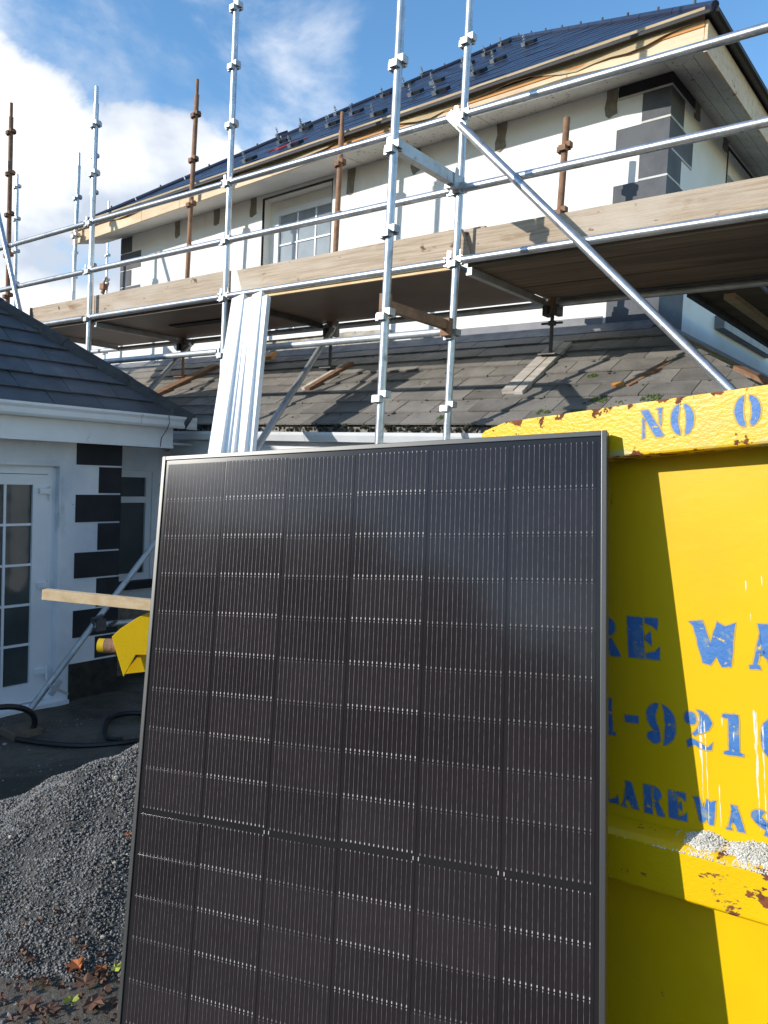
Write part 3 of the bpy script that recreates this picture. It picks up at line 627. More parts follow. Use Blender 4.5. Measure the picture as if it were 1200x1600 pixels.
# moss clumps on the lower slates
for i, (x, y, s) in enumerate([(-2.30, 5.02, .05), (-2.08, 5.03, .06), (-2.22, 5.10, .05), (-1.86, 5.12, .055), (-2.55, 4.98, .05), (-2.42, 5.45, .03), (-3.35, 4.9, .035)]):
    m = MB(); r = random.Random(i)
    for k in range(45):
        a = r.uniform(0, 6.28); d = s * math.sqrt(r.random()); px, py = x + d * math.cos(a) * 1.3, y + d * math.sin(a); pz = LZ - LP * (WY - py) + .02; q = r.uniform(.008, .018)
        m.add([(px - q, py, pz), (px, py - q, pz), (px + q, py, pz), (px, py + q, pz), (px, py, pz + q * 1.2)], [(0, 1, 4), (1, 2, 4), (2, 3, 4), (3, 0, 4)])
    part('moss', m, 'moss', lroof, kind='stuff')
m = MB(); r = random.Random(77)
for k in range(420):
    x = r.uniform(-6.5, -1.3); y = LE + (WY - LE) * r.random() ** 1.2
    if x - WX > WY - y - .05: continue
    pz = LZ - LP * (WY - y) + .022; q = r.uniform(.006, .02) * (1.6 if r.random() < .08 else 1); h = r.uniform(.3, .8)
    m.add([(x - q * 1.5, y, pz), (x, y - q, pz), (x + q, y, pz), (x, y + q, pz), (x, y, pz + q * h)], [(0, 1, 4), (1, 2, 4), (2, 3, 4), (3, 0, 4)])
part('roof_debris', m, 'dark_moss', lroof, kind='stuff')

# ------------------------------------------------------------------ low wing on the left
QX, QY = -6.24, 4.08; WF = -2.0
wing = thing('bungalow_wing', 'low white wing with hip roof, black corner blocks and glazed door in shade', 'building', (-7.2, 2.5, 0.1))
m = MB(); WTW = 2.42
dy0, dy1, dzb, dzt = 2.10, 3.50, .17, 2.16
m.box(QX - .3, QX, WF, dy0, 0, WTW); m.box(QX - .3, QX, dy1, QY, 0, WTW); m.box(QX - .3, QX, dy0, dy1, 0, dzb); m.box(QX - .3, QX, dy0, dy1, dzt, WTW)
m.box(-10.4, QX - .3, QY - .3, QY, 0, WTW); m.box(-10.4, QX - .3, WF, WF + .3, 0, WTW); m.box(-10.4, -10.1, WF + .3, QY - .3, 0, WTW)
part('wall', m, 'wing_render', wing)
m = MB(); m.box(-6.85, -6.7, QY + .002, 4.28, 0, 2.40); m.box(-6.85, -6.7, 4.745, 5.13, 0, 2.40); m.box(-6.85, -6.7, 4.28, 4.745, 0, 1.06); m.box(-6.85, -6.7, 4.28, 4.745, 2.13, 2.40)
part('link_wall', m, 'wing_render', wing)
fr = window(wing, 4.28, 4.745, 1.06, 2.13, -6.79, 'x', 1, (4.46,), (1.56, 1.32), 'glass_dark', frame_w=.06, transom=1.85, bar=.014)
m = MB(); m.box(-6.72, -6.60, 4.22, 4.80, .98, 1.055); part('sill', m, 'dark_paint', wing)
m = MB(); m.box(-6.699, -6.690, QY + .01, 5.1, .10, .80); part('plinth', m, 'cement', wing)
m = MB(); m.box(-6.84, QX + .002, QY + .004, 4.9, 2.402, 2.42); part('soffit_board', m, 'pvc_white', wing)
zq = [(2.40, 2.180), (2.165, 1.937), (1.922, 1.685), (1.671, 1.436), (1.421, 1.199), (1.184, .932), (.917, .680), (.665, .474)]
for i, (a, b) in enumerate(zq):
    wd = .43 if i % 2 == 0 else .215
    mm = MB(); mm.prism([(QX + .007, QY - wd), (QX + .007, QY + .007), (QX - .2, QY + .007), (QX - .2, QY - .001), (QX - .002, QY - .001), (QX - .002, QY - wd)], lambda u, v, d: (u, v, d), b, a)
    part('quoin_block', mm, 'dark_paint', wing)
m = MB(); m.box(QX - .01, QX + .012, 3.62, QY + .01, 0.0, .455); part('plinth', m, 'dark_soil', wing)
# door
door = part('door', MB().box(QX - .12, QX - .06, dy0, dy0 + .07, dzb, dzt).box(QX - .12, QX - .06, dy1 - .07, dy1, dzb, dzt).box(QX - .12, QX - .06, dy0 + .07, dy1 - .07, dzt - .07, dzt)
            .box(QX - .115, QX - .05, 2.83, dy1 - .075, dzb + .01, dzb + .17).box(QX - .115, QX - .05, 2.83, dy1 - .075, 2.0, dzt - .075)
            .box(QX - .115, QX - .05, 3.30, dy1 - .075, dzb + .17, 2.0).box(QX - .115, QX - .05, 2.72, 2.83, dzb + .01, dzt - .075)
            .box(QX - .115, QX - .05, dy0 + .075, 2.70, dzb + .01, dzt - .075), 'pvc_clean', wing)
m = MB(); m.box(QX - .09, QX - .075, 2.82, 3.31, dzb + .16, 2.01); part('pane', m, 'glass_dark', door)
for y in (3.076, ): m = MB(); m.box(QX - .076, QX - .064, y - .010, y + .010, dzb + .17, 2.0); part('glazing_bar', m, 'pvc_clean', door)
for z in (1.672, 1.337, 1.003, .669): m = MB(); m.box(QX - .077, QX - .063, 2.83, 3.30, z - .010, z + .010); part('glazing_bar', m, 'pvc_clean', door)
for z in (1.95, 1.16, .43):
    m = MB(); m.box(QX - .05, QX - .022, 3.345, 3.43, z - .022, z + .022); m.tube((QX - .03, 3.44, z - .075), (QX - .03, 3.44, z + .04), .010, 8); part('hinge', m, 'pvc_clean', door)
m = MB(); m.box(QX - .01, QX + .06, dy0 - .05, 3.60, 0.0, .165); part('door_step', m, 'wing_render', wing)
# eaves: fascia, gutter, soffit
GX, GE = -5.90, 4.60
m = MB(); m.box(GX - .13, GX - .11, WF, 4.46, 2.36, 2.56); m.box(-10.5, GX - .13, 4.44, 4.46, 2.36, 2.56); m.box(GX - .1095, GX - .100, WF, 4.462, 2.362, 2.385); part('fascia_board', m, 'pvc_white', wing)
m = MB(); m.box(QX + .003, GX - .131, WF, 4.438, 2.37, 2.385); part('soffit_board', m, 'pvc_white', wing)
g2 = [(-.05, 0), (.035, 0), (.048, .02), (.052, .06), (.066, .085), (.066, .105), (.052, .105), (.040, .07), (.030, .015), (-.038, .012), (-.038, .10), (-.05, .10)]
for a, b in ((WF, .5), (.504, 4.05), (4.054, GE + .03)):
    m = MB(); m.prism(g2, lambda u, v, d: (GX - .055 + u, d, 2.545 + v), a, b); part('gutter', m, 'pvc_white', wing)
m = MB(); m.box(GX - .10, GX + .008, GE + .0301, GE + .036, 2.54, 2.65); part('gutter_end', m, 'pvc_white', wing)
m = MB(); m.path([(GX + .013, 4.32, 2.65), (GX + .016, 4.325, 2.58), (GX - .02, 4.33, 2.53), (GX - .10, 4.33, 2.45), (GX - .10, 4.32, 2.37)], .004, 5); part('gutter_wire', m, 'dark_steel', wing)
# hip roof
RP = math.tan(R(38)); EE = GX - .06; EYE = 4.56; Z0 = 2.63; run = 2.4
m = MB()
zr = Z0 + RP * run
m.add([(EE, WF, Z0 - .02), (EE, EYE, Z0 - .02), (EE - run, EYE - run, zr - .02), (EE - run, WF, zr - .02), (EE - 2 * run, WF, Z0 - .02), (EE - 2 * run, EYE, Z0 - .02), (EE, WF, Z0 - .07), (EE, EYE, Z0 - .07), (EE - 2 * run, EYE, Z0 - .07), (EE - 2 * run, WF, Z0 - .07)],
      [(0, 1, 2, 3), (3, 2, 5, 4), (1, 5, 2), (0, 3, 4), (6, 7, 1, 0), (7, 8, 5, 1), (8, 9, 4, 5), (9, 8, 7, 6), (0, 4, 9, 6)])
wroof = part('roof', m, 'slate_wing', wing)
rl = math.sqrt(1 + RP * RP)
slates((EE, WF, Z0), (0, 1, 0), (-1, 0, RP), 0, EYE - WF, run * rl, .44, .225,
       [(1, 1 / rl, EYE - WF)], 'slate_wing', wroof, lambda u, v: u > 1.5 - WF, th=.011, lift=.022, rr=random.Random(31))
hl = math.hypot(1, math.hypot(1, RP))
for i in range(6):
    t0, t1 = -.03 + i * run / 6, -.03 + (i + 1) * run / 6 + .02
    m = MB(); p0 = Vector((EE - t0, EYE - t0, Z0 + RP * t0 - .005)); p1 = Vector((EE - t1, EYE - t1, Z0 + RP * t1 + .003 - .005))
    m.tube(p0, p1, .088, 14, r2=.078); part('hip_tile', m, 'ridge_tile', wroof, smooth=True)
m = MB()
for i in range(9):
    m.tube((EE - run, 2.1 - i * .45, zr), (EE - run, 1.66 - i * .45, zr), .09, 10)
part('ridge_tiles', m, 'ridge_tile', wroof, smooth=True)

# ------------------------------------------------------------------ scaffold
YS, YI = 4.60, 5.75
TR = .0265
scaf = thing('scaffold', 'galvanised tube scaffold with timber platform wrapped round the front of the white house', 'scaffold', (-5.0, 5.1, .3))
def cup_mesh(m_):
    m = MB()
    for (dx, dy, dz) in ((1, 0, .018), (-1, 0, -.012), (0, 1, .018), (0, -1, -.012)):
        # V-shaped pressing: two cheeks and a bridge
        c = Vector((dx * .038, dy * .038, dz)); s = Vector((-dy, dx, 0))
        for k in (-1, 1):
            p = c + s * (.026 * k); m.beam(p - Vector((dx, dy, 0)) * .026, p + Vector((dx, dy, 0)) * .012, .005, .042)
        m.beam(c + Vector((dx, dy, 0)) * .014 - s * .028, c + Vector((dx, dy, 0)) * .014 + s * .028, .005, .042)
    me, _ = finish_mesh('ledger_bracket', m, [m_], center=False); return me
CUP = {k: cup_mesh(k) for k in ('galvanised_dull', 'rusty_steel')}
def standard(x, y, z0, z1, m_='galvanised', lean_=(0, 0), cup0=None, spig=True):
    m = MB(); q = (x + lean_[0], y + lean_[1], z1)
    m.tube((x, y, z0), q, TR, 16)
    if spig: m.tube(q, (q[0], q[1], z1 + .17), .019, 12)
    o = part('standard', m, m_, scaf, smooth=True)
    z = cup0 if cup0 is not None else 3.70
    k = math.ceil((z0 + .1 - z) / .495); z += k * .495
    while z < z1 - .02:
        f = (z - z0) / (z1 - z0); place('ledger_bracket', CUP['galvanised_dull' if m_.startswith('galv') else 'rusty_steel'], (x + lean_[0] * f, y + lean_[1] * f, z), o); z += .495
    return o
def ledger(p, q, name='ledger', m_='galvanised', r=.0275, ends=True):
    m = MB(); p, q = Vector(p), Vector(q); d = (q - p).normalized()
    m.tube(p + d * .055, q - d * .055, r, 16); o = part(name, m, m_, scaf, smooth=True)
    if ends:
        for a, s in ((p, 1), (q, -1)):
            e = MB(); e.beam(a + d * s * .030, a + d * s * .075, .030, .062); e.beam(a + d * s * .040 + Vector((0, 0, .01)), a + d * s * .040 + Vector((0, 0, .075)), .008, .030, upv=d)
            part('ledger_clamp', e, m_, o)
    return o
XS = [-7.74, -5.53, -3.11, -.72]
XS2 = [-9.93] + XS + [1.4]
standard(-9.87, 4.80, .13, 6.36, 'rusty_steel', cup0=3.70)
for x, z0, z1 in ((-7.74, .12, 5.90), (-5.53, .12, 7.35), (-3.11, .36, 7.2), (-.72, .62, 7.0), (1.4, .8, 7.0)):
    standard(x, YS, z0, z1, 'rusty_steel' if x == -9.93 else 'galvanised', lean_=(.09 if x == -7.74 else .04, 0), cup0=3.70)
for i in range(5):
    a, b = XS2[i], XS2[i + 1]
    for z in (4.20, 4.70): ledger((a, YS, z), (b, YS, z))
    if i > 0: ledger((a, YS, 3.715), (b, YS, 3.715))
    if i in (1, 2): ledger((a, YS, 3.235), (b, YS, 3.235), m_='galvanised_dull')
ledger((-8.95, YS, 3.715), (-7.74, YS, 3.715), ends=False)
# outrigger standard nearer the camera and its links
standard(-3.06, 3.78, .37, 6.3, cup0=3.685, lean_=(.05, 0))
m = MB(); m.beam((-3.075, 3.80, 4.235), (-3.09, YS - .03, 4.235), .055, .075); m.beam((-3.13, 4.50, 4.24), (-3.05, 4.50, 4.24), .05, .13); part('transom', m, 'galvanised_dull', scaf)
m = MB(); m.beam((-3.08, 3.80, 3.265), (-3.10, YS - .03, 3.265), .045, .062); m.beam((-3.13, 4.53, 3.25), (-3.06, 4.53, 3.25), .05, .12); m.beam((-3.11, 3.83, 3.265), (-3.05, 3.83, 3.265), .05, .14); part('transom', m, 'rusty_steel', scaf)
# inner standards standing on screw jacks on the lower roof
for (x, z1, mm_) in ((-7.60, 6.40, 'rusty_steel'), (-5.29, 5.50, 'rusty_steel'), (-2.92, 5.06, 'rusty_steel'), (-.72, 4.9, 'galvanised'), (-10.05, 6.1, 'galvanised')):
    zb = LZ - LP * (WY - YI) + .06
    standard(x, YI, zb + .33, z1, mm_, cup0=3.70 + (.14 if x == -2.92 else 0), lean_=(.1 if x < -7 else .03, 0), spig=(x != -2.92))
    if x < -10 or x > -1: zb += .0
    m = MB(); m.tube((x, YI, zb + .01), (x, YI, zb + .34), .016, 10); m.box(x - .075, x + .075, YI - .075, YI + .075, zb, zb + .008)
    m.tube((x, YI, zb + .24), (x, YI, zb + .27), .034, 10); m.beam((x - .09, YI, zb + .255), (x + .09, YI, zb + .255), .016, .016); part('base_jack', m, 'dark_steel' if x > -6 else 'rusty_steel', scaf, smooth=True)
    for dx in (-1, 1):
        q = MB(); q.box(x + dx * .045 - .02, x + dx * .045 + .02, YI - .05, YI + .05, 3.53, 3.61); part('transom_seat', q, 'dark_steel', scaf)
for a, b in ((-10.05, -7.6), (-7.60, -5.29), (-5.29, -2.92), (-2.92, -.72)):
    ledger((a, YI, 3.625), (b, YI, 3.625), m_='galvanised_dull')
for x in (-8.9, -7.62, -5.40, -3.0, -.72):
    m = MB(); m.beam((x, YS + .03, 3.640), (x, YI - .03, 3.640), .045, .05); part('transom', m, 'galvanised_dull' if x != -5.4 else 'dark_steel', scaf)
# platform: long boards side by side at the right, plastic-faced sheets at the left
for k in range(6):
    y0 = YS + .035 + k * .232
    if k == 5: y0 += .02
    for a, b in ((-3.05, -.74), (-.72, 1.5)):
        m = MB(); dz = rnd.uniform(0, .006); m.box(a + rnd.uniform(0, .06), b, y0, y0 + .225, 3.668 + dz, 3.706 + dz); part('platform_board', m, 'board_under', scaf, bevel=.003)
for k, (a, b) in enumerate(((-8.95, -7.72), (-7.70, -5.45), (-5.43, -3.08))):
    for j, (y0, y1) in enumerate(((YS + .035, 5.20), (5.205, 5.78))):
        m = MB(); m.box(a, b - .01, y0, y1, 3.668 + .003 * j, 3.698 + .003 * j); part('platform_board', m, 'sheet_ply', scaf)
m = MB(); m.box(-7.0, -5.6, 5.10, 5.22, 3.655, 3.665)
part('platform_mesh', m, 'black_trim', scaf)
m = MB(); m.box(-5.40, -3.12, YS + .01, YS + .034, 3.665, 3.70); part('platform_board', m, 'pale_timber', scaf)
# return platform along the right side of the house
for k, x0 in enumerate((-1.93, -1.70, -1.44, -1.21, -.98, -.75, -.52)):
    for a, b in ((6.05, 8.6), (8.61, 12.0)):
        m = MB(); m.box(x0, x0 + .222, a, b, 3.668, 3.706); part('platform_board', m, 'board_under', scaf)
m = MB(); m.box(-1.74, -1.66, 6.15, 12, 3.625, 3.665); part('platform_board', m, 'pale_timber', scaf)
m = MB(); m.beam((-1.93, 5.98, 3.655), (-1.93, 11.5, 3.655), .05, .05); part('edge_beam', m, 'dark_steel', scaf)
m = MB(); m.beam((-.78, 5.98, 3.60), (-.78, 11.5, 3.60), .06, .13); part('edge_beam', m, 'dark_steel', scaf)
# toe boards
def toe(x0, x1, z0, z1, tilt=0, y=YS + .065):
    m = MB(); m.hexa([(x0, y, z0), (x1, y, z0 + .01), (x1, y + .036, z0 + .01), (x0, y + .036, z0), (x0 + tilt, y, z1), (x1 + tilt, y, z1 + .01), (x1 + tilt, y + .036, z1 + .01), (x0 + tilt, y + .036, z1)])
    part('toe_board', m, 'board_wood', scaf, bevel=.004)
toe(-9.0, -7.70, 3.715, 3.945); toe(-7.69, -5.56, 3.725, 3.955); toe(-5.36, -3.02, 3.725, 3.95, tilt=-.09); toe(-2.98, 1.5, 3.720, 3.935)
toe(-3.9, -2.95, 3.75, 3.96, y=YS + .125)
m = MB(); m.box(-9.03, -9.0, YS + .05, YI + .1, 3.72, 3.945); part('toe_board', m, 'red_timber', scaf)
m = MB(); m.beam((-3.02, YS + .055, 3.70), (-3.02, YS + .055, 4.02), .05, .02); part('board_clip', m, 'rusty_steel', scaf)
m = MB(); m.beam((-5.50, YS + .05, 3.72), (-5.50, YS + .05, 4.0), .06, .02); part('board_clip', m, 'dark_steel', scaf)
# braces
def brace(p, q, m_='galvanised', flat=True):
    m = MB(); p, q = Vector(p), Vector(q); d = (q - p).normalized(); m.tube(p + d * .1, q - d * .1, .0285, 16)
    for a, s in ((p, 1), (q, -1)):
        m.beam(a - d * s * .035, a + d * s * .14, .012, .062, upv=(0, 0, 1) if abs(d.z) < .9 else (0, 1, 0)); m.tube(a + Vector((0, -.012, 0)), a + Vector((0, .012, 0)), .030, 12)
    return part('brace', m, m_, scaf, smooth=True)
brace((-3.14, YS - .065, 4.675), (-.72, YS - .065, 2.28))
brace((-5.05, 5.55, 3.60), (-4.52, 3.95, 2.15), 'galvanised_dull'); brace((-7.38, 5.70, 3.60), (-6.95, 4.70, 2.80), 'galvanised_dull')
brace((-10.02, YS - .05, 5.9), (-9.02, YS - .05, 3.80), 'galvanised')
# far end of the scaffold, past the left corner of the house
for (x, y, z1, mm_) in ((-12.35, 6.12, 6.40, 'galvanised'), (-15.2, 8.75, 7.0, 'galvanised'), (-14.75, 9.2, 7.3, 'galvanised'), (-10.15, 6.10, 6.4, 'galvanised')):
    standard(x, y, .1, z1, mm_, cup0=3.7 + .2)
ledger((-12.35, 6.12, 4.05), (-15.2, 8.75, 4.05), m_='galvanised_dull'); ledger((-9.93, YS, 4.0), (-12.35, 6.12, 4.0), m_='galvanised_dull')
# bracket clutter by the left corner: a swivel coupler hanging on the ledger and a spare bracket on the platform
m = MB(); m.tube((-7.55, YS + .06, 3.96), (-7.50, YS + .07, 4.05), .02, 8); m.box(-7.57, -7.50, YS + .04, YS + .09, 4.0, 4.06); m.path([(-7.54, YS + .06, 4.05), (-7.48, YS + .06, 4.12), (-7.44, YS + .06, 4.05), (-7.47, YS + .06, 3.98)], .01, 6)
part('swivel_coupler', m, 'rusty_steel', scaf)
m = MB(); m.beam((-8.9, 5.9, 4.02), (-8.55, 5.7, 4.0), .05, .05); m.beam((-8.72, 5.8, 3.95), (-8.62, 5.78, 4.22), .03, .05); m.beam((-8.8, 5.8, 3.9), (-8.6, 5.8, 3.98), .12, .06)
part('spare_bracket', m, 'dark_steel', scaf)

# planks under the jacks and loose timber on the lower roof
def rz(y): return LZ - LP * (WY - y)
SV = Vector((0, 1, LP)).normalized(); SN = Vector((0, -LP, 1)).normalized()
def plank(name, p, q, wd, th, m_, label, lift=.045):
    (x0, y0), (x1, y1) = p, q
    a = Vector((x0, y0, rz(y0))) + SN * (lift - .01); b = Vector((x1, y1, rz(y1))) + SN * (lift - .01)
    m = MB(); m.beam(a, b, wd, th, upv=SN); return tag(part(name, m, m_, bevel=.002), label, 'plank')
plank('sole_board', (-2.985, 5.24), (-2.975, 6.02), .10, .045, 'grey_timber', 'grey weathered batten on the slates under the rightmost screw jack')
plank('sole_board', (-2.885, 5.22), (-2.885, 6.00), .075, .040, 'grey_timber', 'narrow grey batten beside the wider one under the rightmost jack')
plank('sole_board', (-5.22, 5.40), (-5.12, 5.90), .07, .04, 'red_timber', 'short brown and white batten on the slates below the white window')
plank('sole_board', (-5.30, 5.42), (-5.20, 5.86), .05, .03, 'grey_timber', 'thin pale batten lying along the short brown one below the white window')
plank('sole_board', (-7.62, 5.32), (-7.35, 6.05), .16, .06, 'red_timber', 'thick brown plank under the left screw jack on the lower roof')
plank('loose_timber', (-2.10, 5.30), (-1.93, 5.62), .06, .02, 'red_timber', 'thin reddish lath lying flat on the slates near the hip', lift=.035)
plank('loose_timber', (-2.20, 5.30), (-2.12, 5.32), .05, .025, 'orange_wood', 'small orange wood offcut lying on the slates', lift=.04)
plank('loose_timber', (-6.9, 6.0), (-6.4, 6.1), .14, .04, 'orange_wood', 'orange board end high on the lower roof under the platform', lift=.1)
m = MB(); m.beam((-1.45, 5.55, 3.03), (-1.12, 5.25, 2.86), .07, .03); tag(part('loose_timber', m, 'red_timber'), 'brown board end just above the yellow rim near the house corner', 'plank')

# ------------------------------------------------------------------ aluminium rails leaning on the low ledger
def lerp(a, b, t): return a + (b - a) * t
top0, top1 = Vector((-5.265, 4.488, 3.653)), Vector((-4.85, 4.495, 3.645))
bot0, bot1 = Vector((-4.79, 3.88, 2.326)), Vector((-4.52, 4.09, 2.34))
rails = [(0.17, .19, 0.135, 0), (0.42, .44, .045, -.03), (0.55, .56, .045, -.02), (.73, .74, .105, .01), (.95, .96, .06, -.02)]
for i, (ft, fb, wd, off) in enumerate(rails):
    T = lerp(top0, top1, ft) + Vector((0, 0, off)); Bm = lerp(bot0, bot1, fb)
    d = (Bm - T).normalized(); k = (T.z - .22) / (T.z - Bm.z); E_ = T + (Bm - T) * k
    if E_.z < .2: E_ = T + (Bm - T) * ((T.z - .22) / (T.z - Bm.z))
    sd = (top1 - top0).normalized(); sd = (sd - d * sd.dot(d)).normalized(); nn = sd.cross(d)
    if nn.dot(Vector((0, 0, CAMZ)) - T) < 0: nn = -nn
    m = MB(); h = .022
    prof = [(-wd / 2, h), (wd / 2, h), (wd / 2, -h), (wd / 2 - .006, -h), (wd / 2 - .006, h - .006), (-wd / 2 + .006, h - .006), (-wd / 2 + .006, -h), (-wd / 2, -h)]
    n_ = len(prof); m.prism(prof, lambda u, v, dd: (T + sd * u + nn * v) + (E_ - T) * dd, 0, 1)
    lb = ['leftmost bright aluminium rail of the bundle leaning up to the scaffold ledger', 'narrow aluminium rail second from left in the leaning bundle', 'middle aluminium rail of the leaning bundle, set slightly back',
          'tallest aluminium rail of the bundle, fourth from the left', 'rightmost bluish aluminium rail of the leaning bundle'][i]
    tag(part('mounting_rail', m, 'aluminium'), lb, 'rail', 'aluminium rails leaning against the scaffold')

# ------------------------------------------------------------------ solar panel in the foreground
BL = Vector((-1.530, 1.012, 0.585))
pxd = Vector((0.967, 0.243, 0.081)).normalized(); pud = Vector((-0.119, 0.146, 0.982)); pud = (pud - pxd * pud.dot(pxd)).normalized(); pnd = pxd.cross(pud)
PW, PH = 1.134, 1.778
TLp = Vector((-1.741, 1.261, 2.26)); BL = TLp - pud * PH
panel = thing('solar_panel', 'large black solar panel leaning against the yellow skip in the foreground', 'solar panel', BL, frame=Matrix((pxd, pud, pnd)).transposed())
fl, ft_ = .011, .033
m = MB(); m.box(0, fl, 0, PH, -ft_, 0); m.box(PW - fl, PW, 0, PH, -ft_, 0); m.box(fl, PW - fl, 0, fl, -ft_, 0); m.box(fl, PW - fl, PH - fl, PH, -ft_, 0)
part('frame', m, 'panel_frame', panel, bevel=.0012)
m = MB(); m.box(fl, PW - fl, fl, PH - fl, -.008, -.0035); part('back_sheet', m, 'panel_back', panel)
mx_, gap = .019, .0035
cw = (PW - 2 * mx_) / 6
mid = .013; my = .022
ch = (PH - 2 * my - mid) / 18
mat('cell_pad_dim', (0.24, 0.225, 0.21), 0.5, metal=0.0, c2=(0.14, 0.135, 0.13), nscale=40, lo=0.4, hi=0.7)
def cell_mesh(pad='cell_pad'):
    m = MB(); a, b = (cw - gap) / 2, (ch - .0012) / 2
    m.box(-a, a, -b, b, -.0008, 0, 0)
    for k in range(16):
        x = (k - 7.5) * 2 * a / 16.35
        m.box(x - .0003, x + .0003, -b + .002, b - .002, .0001, .0003, 1)
        m.box(x - .0010, x + .0010, -b + .0005, -b + .0052, .0003, .0006, 2)
        m.box(x - .0006, x + .0006, b - .0040, b - .0008, .0003, .0006, 2)
    me, _ = finish_mesh('cell', m, ['panel_cell', 'cell_wire', pad], center=False); return me
cme = cell_mesh(); cme2 = cell_mesh('cell_pad_dim')
for i in range(6):
    for j in range(18):
        y = my + ch * (j + .5) + (mid if j >= 9 else 0)
        place('cell', cme if (i in (1, 3) or (j < 9 and i == 5)) else cme2, (mx_ + cw * (i + .5), y + (.0, .0016, -.0012, .0018, -.0008, .0010)[i], -.0022 - .0004), panel)
for x in (cw * 2 + mx_, cw * 4 + mx_, cw * 5 + mx_):
    m = MB()
    for k in (-1, 1): m.box(x + k * .006 - .001, x + k * .006 + .001, my + ch * 9 + mid * .2, my + ch * 9 + mid * .8, -.0022, -.0016)
    part('solder_tab', m, 'cell_pad', panel)

# ------------------------------------------------------------------ yellow skip
S = Vector((0.991, -0.085, 0.108)).normalized(); UPv = Vector((-0.108, 0, 0.994)); UPv = (UPv - S * UPv.dot(S)).normalized(); NV = UPv.cross(S)
p0 = Vector((-.645, 1.572, 2.352))
skip = thing('skip', 'large yellow steel waste skip with blue stencilled lettering and rust, at right', 'skip', p0, frame=Matrix((S, NV, UPv)).transposed())
SD = 1.7; SR = 3.3; OFF = .078
m = MB(); m.prism([(-.335, .030), (-.325, .037), (-.265, .051), (SR, .055), (SR, -.055), (-.34, -.055)], lambda u, v, d: (u, d, v), 0, OFF + .03)
part('top_rail', m, 'yellow_rail', skip, bevel=.005)
m = MB(); m.prism([(-.30, .05), (SR, .05), (SR, -.055), (-.30, -.055)], lambda u, v, d: (u, d, v), SD - .1, SD); part('top_rail', m, 'yellow_rail', skip)
m = MB(); m.prism([(-.28, -.056), (SR - .1, -.056), (SR - .3, -1.62), (-.28, -1.62)], lambda u, v, d: (u, d, v), OFF, OFF + .006); part('side_plate', m, 'yellow_side', skip, center=False)
m = MB(); m.prism([(-.28, -.056), (SR - .1, -.056), (SR - .3, -1.62), (-.28, -1.62)], lambda u, v, d: (u, d, v), SD - .05, SD - .044); part('side_plate', m, 'yellow_side', skip)
m = MB(); m.add([(-.285, OFF + .006, -.056), (-.285, SD - .05, -.056), (-.285, SD - .05, -1.62), (-.285, OFF + .006, -1.62), (-.29, OFF + .006, -.056), (-.29, SD - .05, -.056), (-.29, SD - .05, -1.62), (-.29, OFF + .006, -1.62)], [(0, 1, 2, 3), (7, 6, 5, 4), (0, 4, 5, 1), (3, 2, 6, 7)]); part('end_plate', m, 'yellow_plain', skip)
m = MB(); m.box(-.28, SR - .3, OFF, SD - .05, -1.63, -1.621); part('floor_plate', m, 'yellow_plain', skip)
# folded ledge with a sloping top
m = MB(); m.prism([(.012, -.844), (.012, -.937), (.02, -.944), (OFF, -.944), (OFF, -.828), (.025, -.835)], lambda u, v, d: (d, u, v), -.28, SR - .2); part('side_ledge', m, 'yellow_ledge', skip, bevel=.004)
m = MB(); r = random.Random(6)                 # dried white mortar heaped on the ledge
def mh(s_):
    return .68 * (.018 * math.exp(-((s_ - .125) / .032) ** 2) + .022 * math.exp(-((s_ - .235) / .045) ** 2) + .006 * math.exp(-((s_ - .175) / .1) ** 2) + .003 * math.sin(s_ * 160) * math.sin(s_ * 67)) * (1 if s_ > .045 else .35)
vs = []; NA, NB = 150, 9
for i in range(NA + 1):
    s_ = .0 + .36 * i / NA
    for j in range(NB + 1):
        w_ = j / NB; y_ = .014 + (OFF - .015) * w_; z_ = -.8445 + .012 * w_ + max(0, mh(s_)) * math.sin(min(1, w_ * 1.8 + .05) * 1.57) * r.uniform(.8, 1.15) - .0015
        vs.append((s_ + r.uniform(-.0008, .0008), y_, z_))
m.add(vs, [(i * (NB + 1) + j, (i + 1) * (NB + 1) + j, (i + 1) * (NB + 1) + j + 1, i * (NB + 1) + j + 1) for i in range(NA) for j in range(NB)])
for k in range(5200):
    s = r.uniform(.03, .36) if r.random() < .9 else r.uniform(-.06, .05)
    if r.random() > .25 + 45 * max(0, mh(s)): continue
    dd = r.uniform(.010, .077); w_ = (dd - .014) / (OFF - .015); q = r.uniform(.0007, .0026); z = -.8445 + .012 * w_ + max(0, mh(s)) * math.sin(max(0.05, min(1, w_ * 1.8 + .05)) * 1.57) * r.uniform(.9, 1.15)
    m.add([(s - q, dd, z), (s, dd - q, z), (s + q, dd, z), (s, dd + q, z), (s, dd, z + q), (s, dd, z - q)], [(0, 1, 4), (1, 2, 4), (2, 3, 4), (3, 0, 4), (1, 0, 5), (2, 1, 5), (3, 2, 5), (0, 3, 5)])
part('dried_mortar', m, 'mortar_white', skip, kind='stuff')
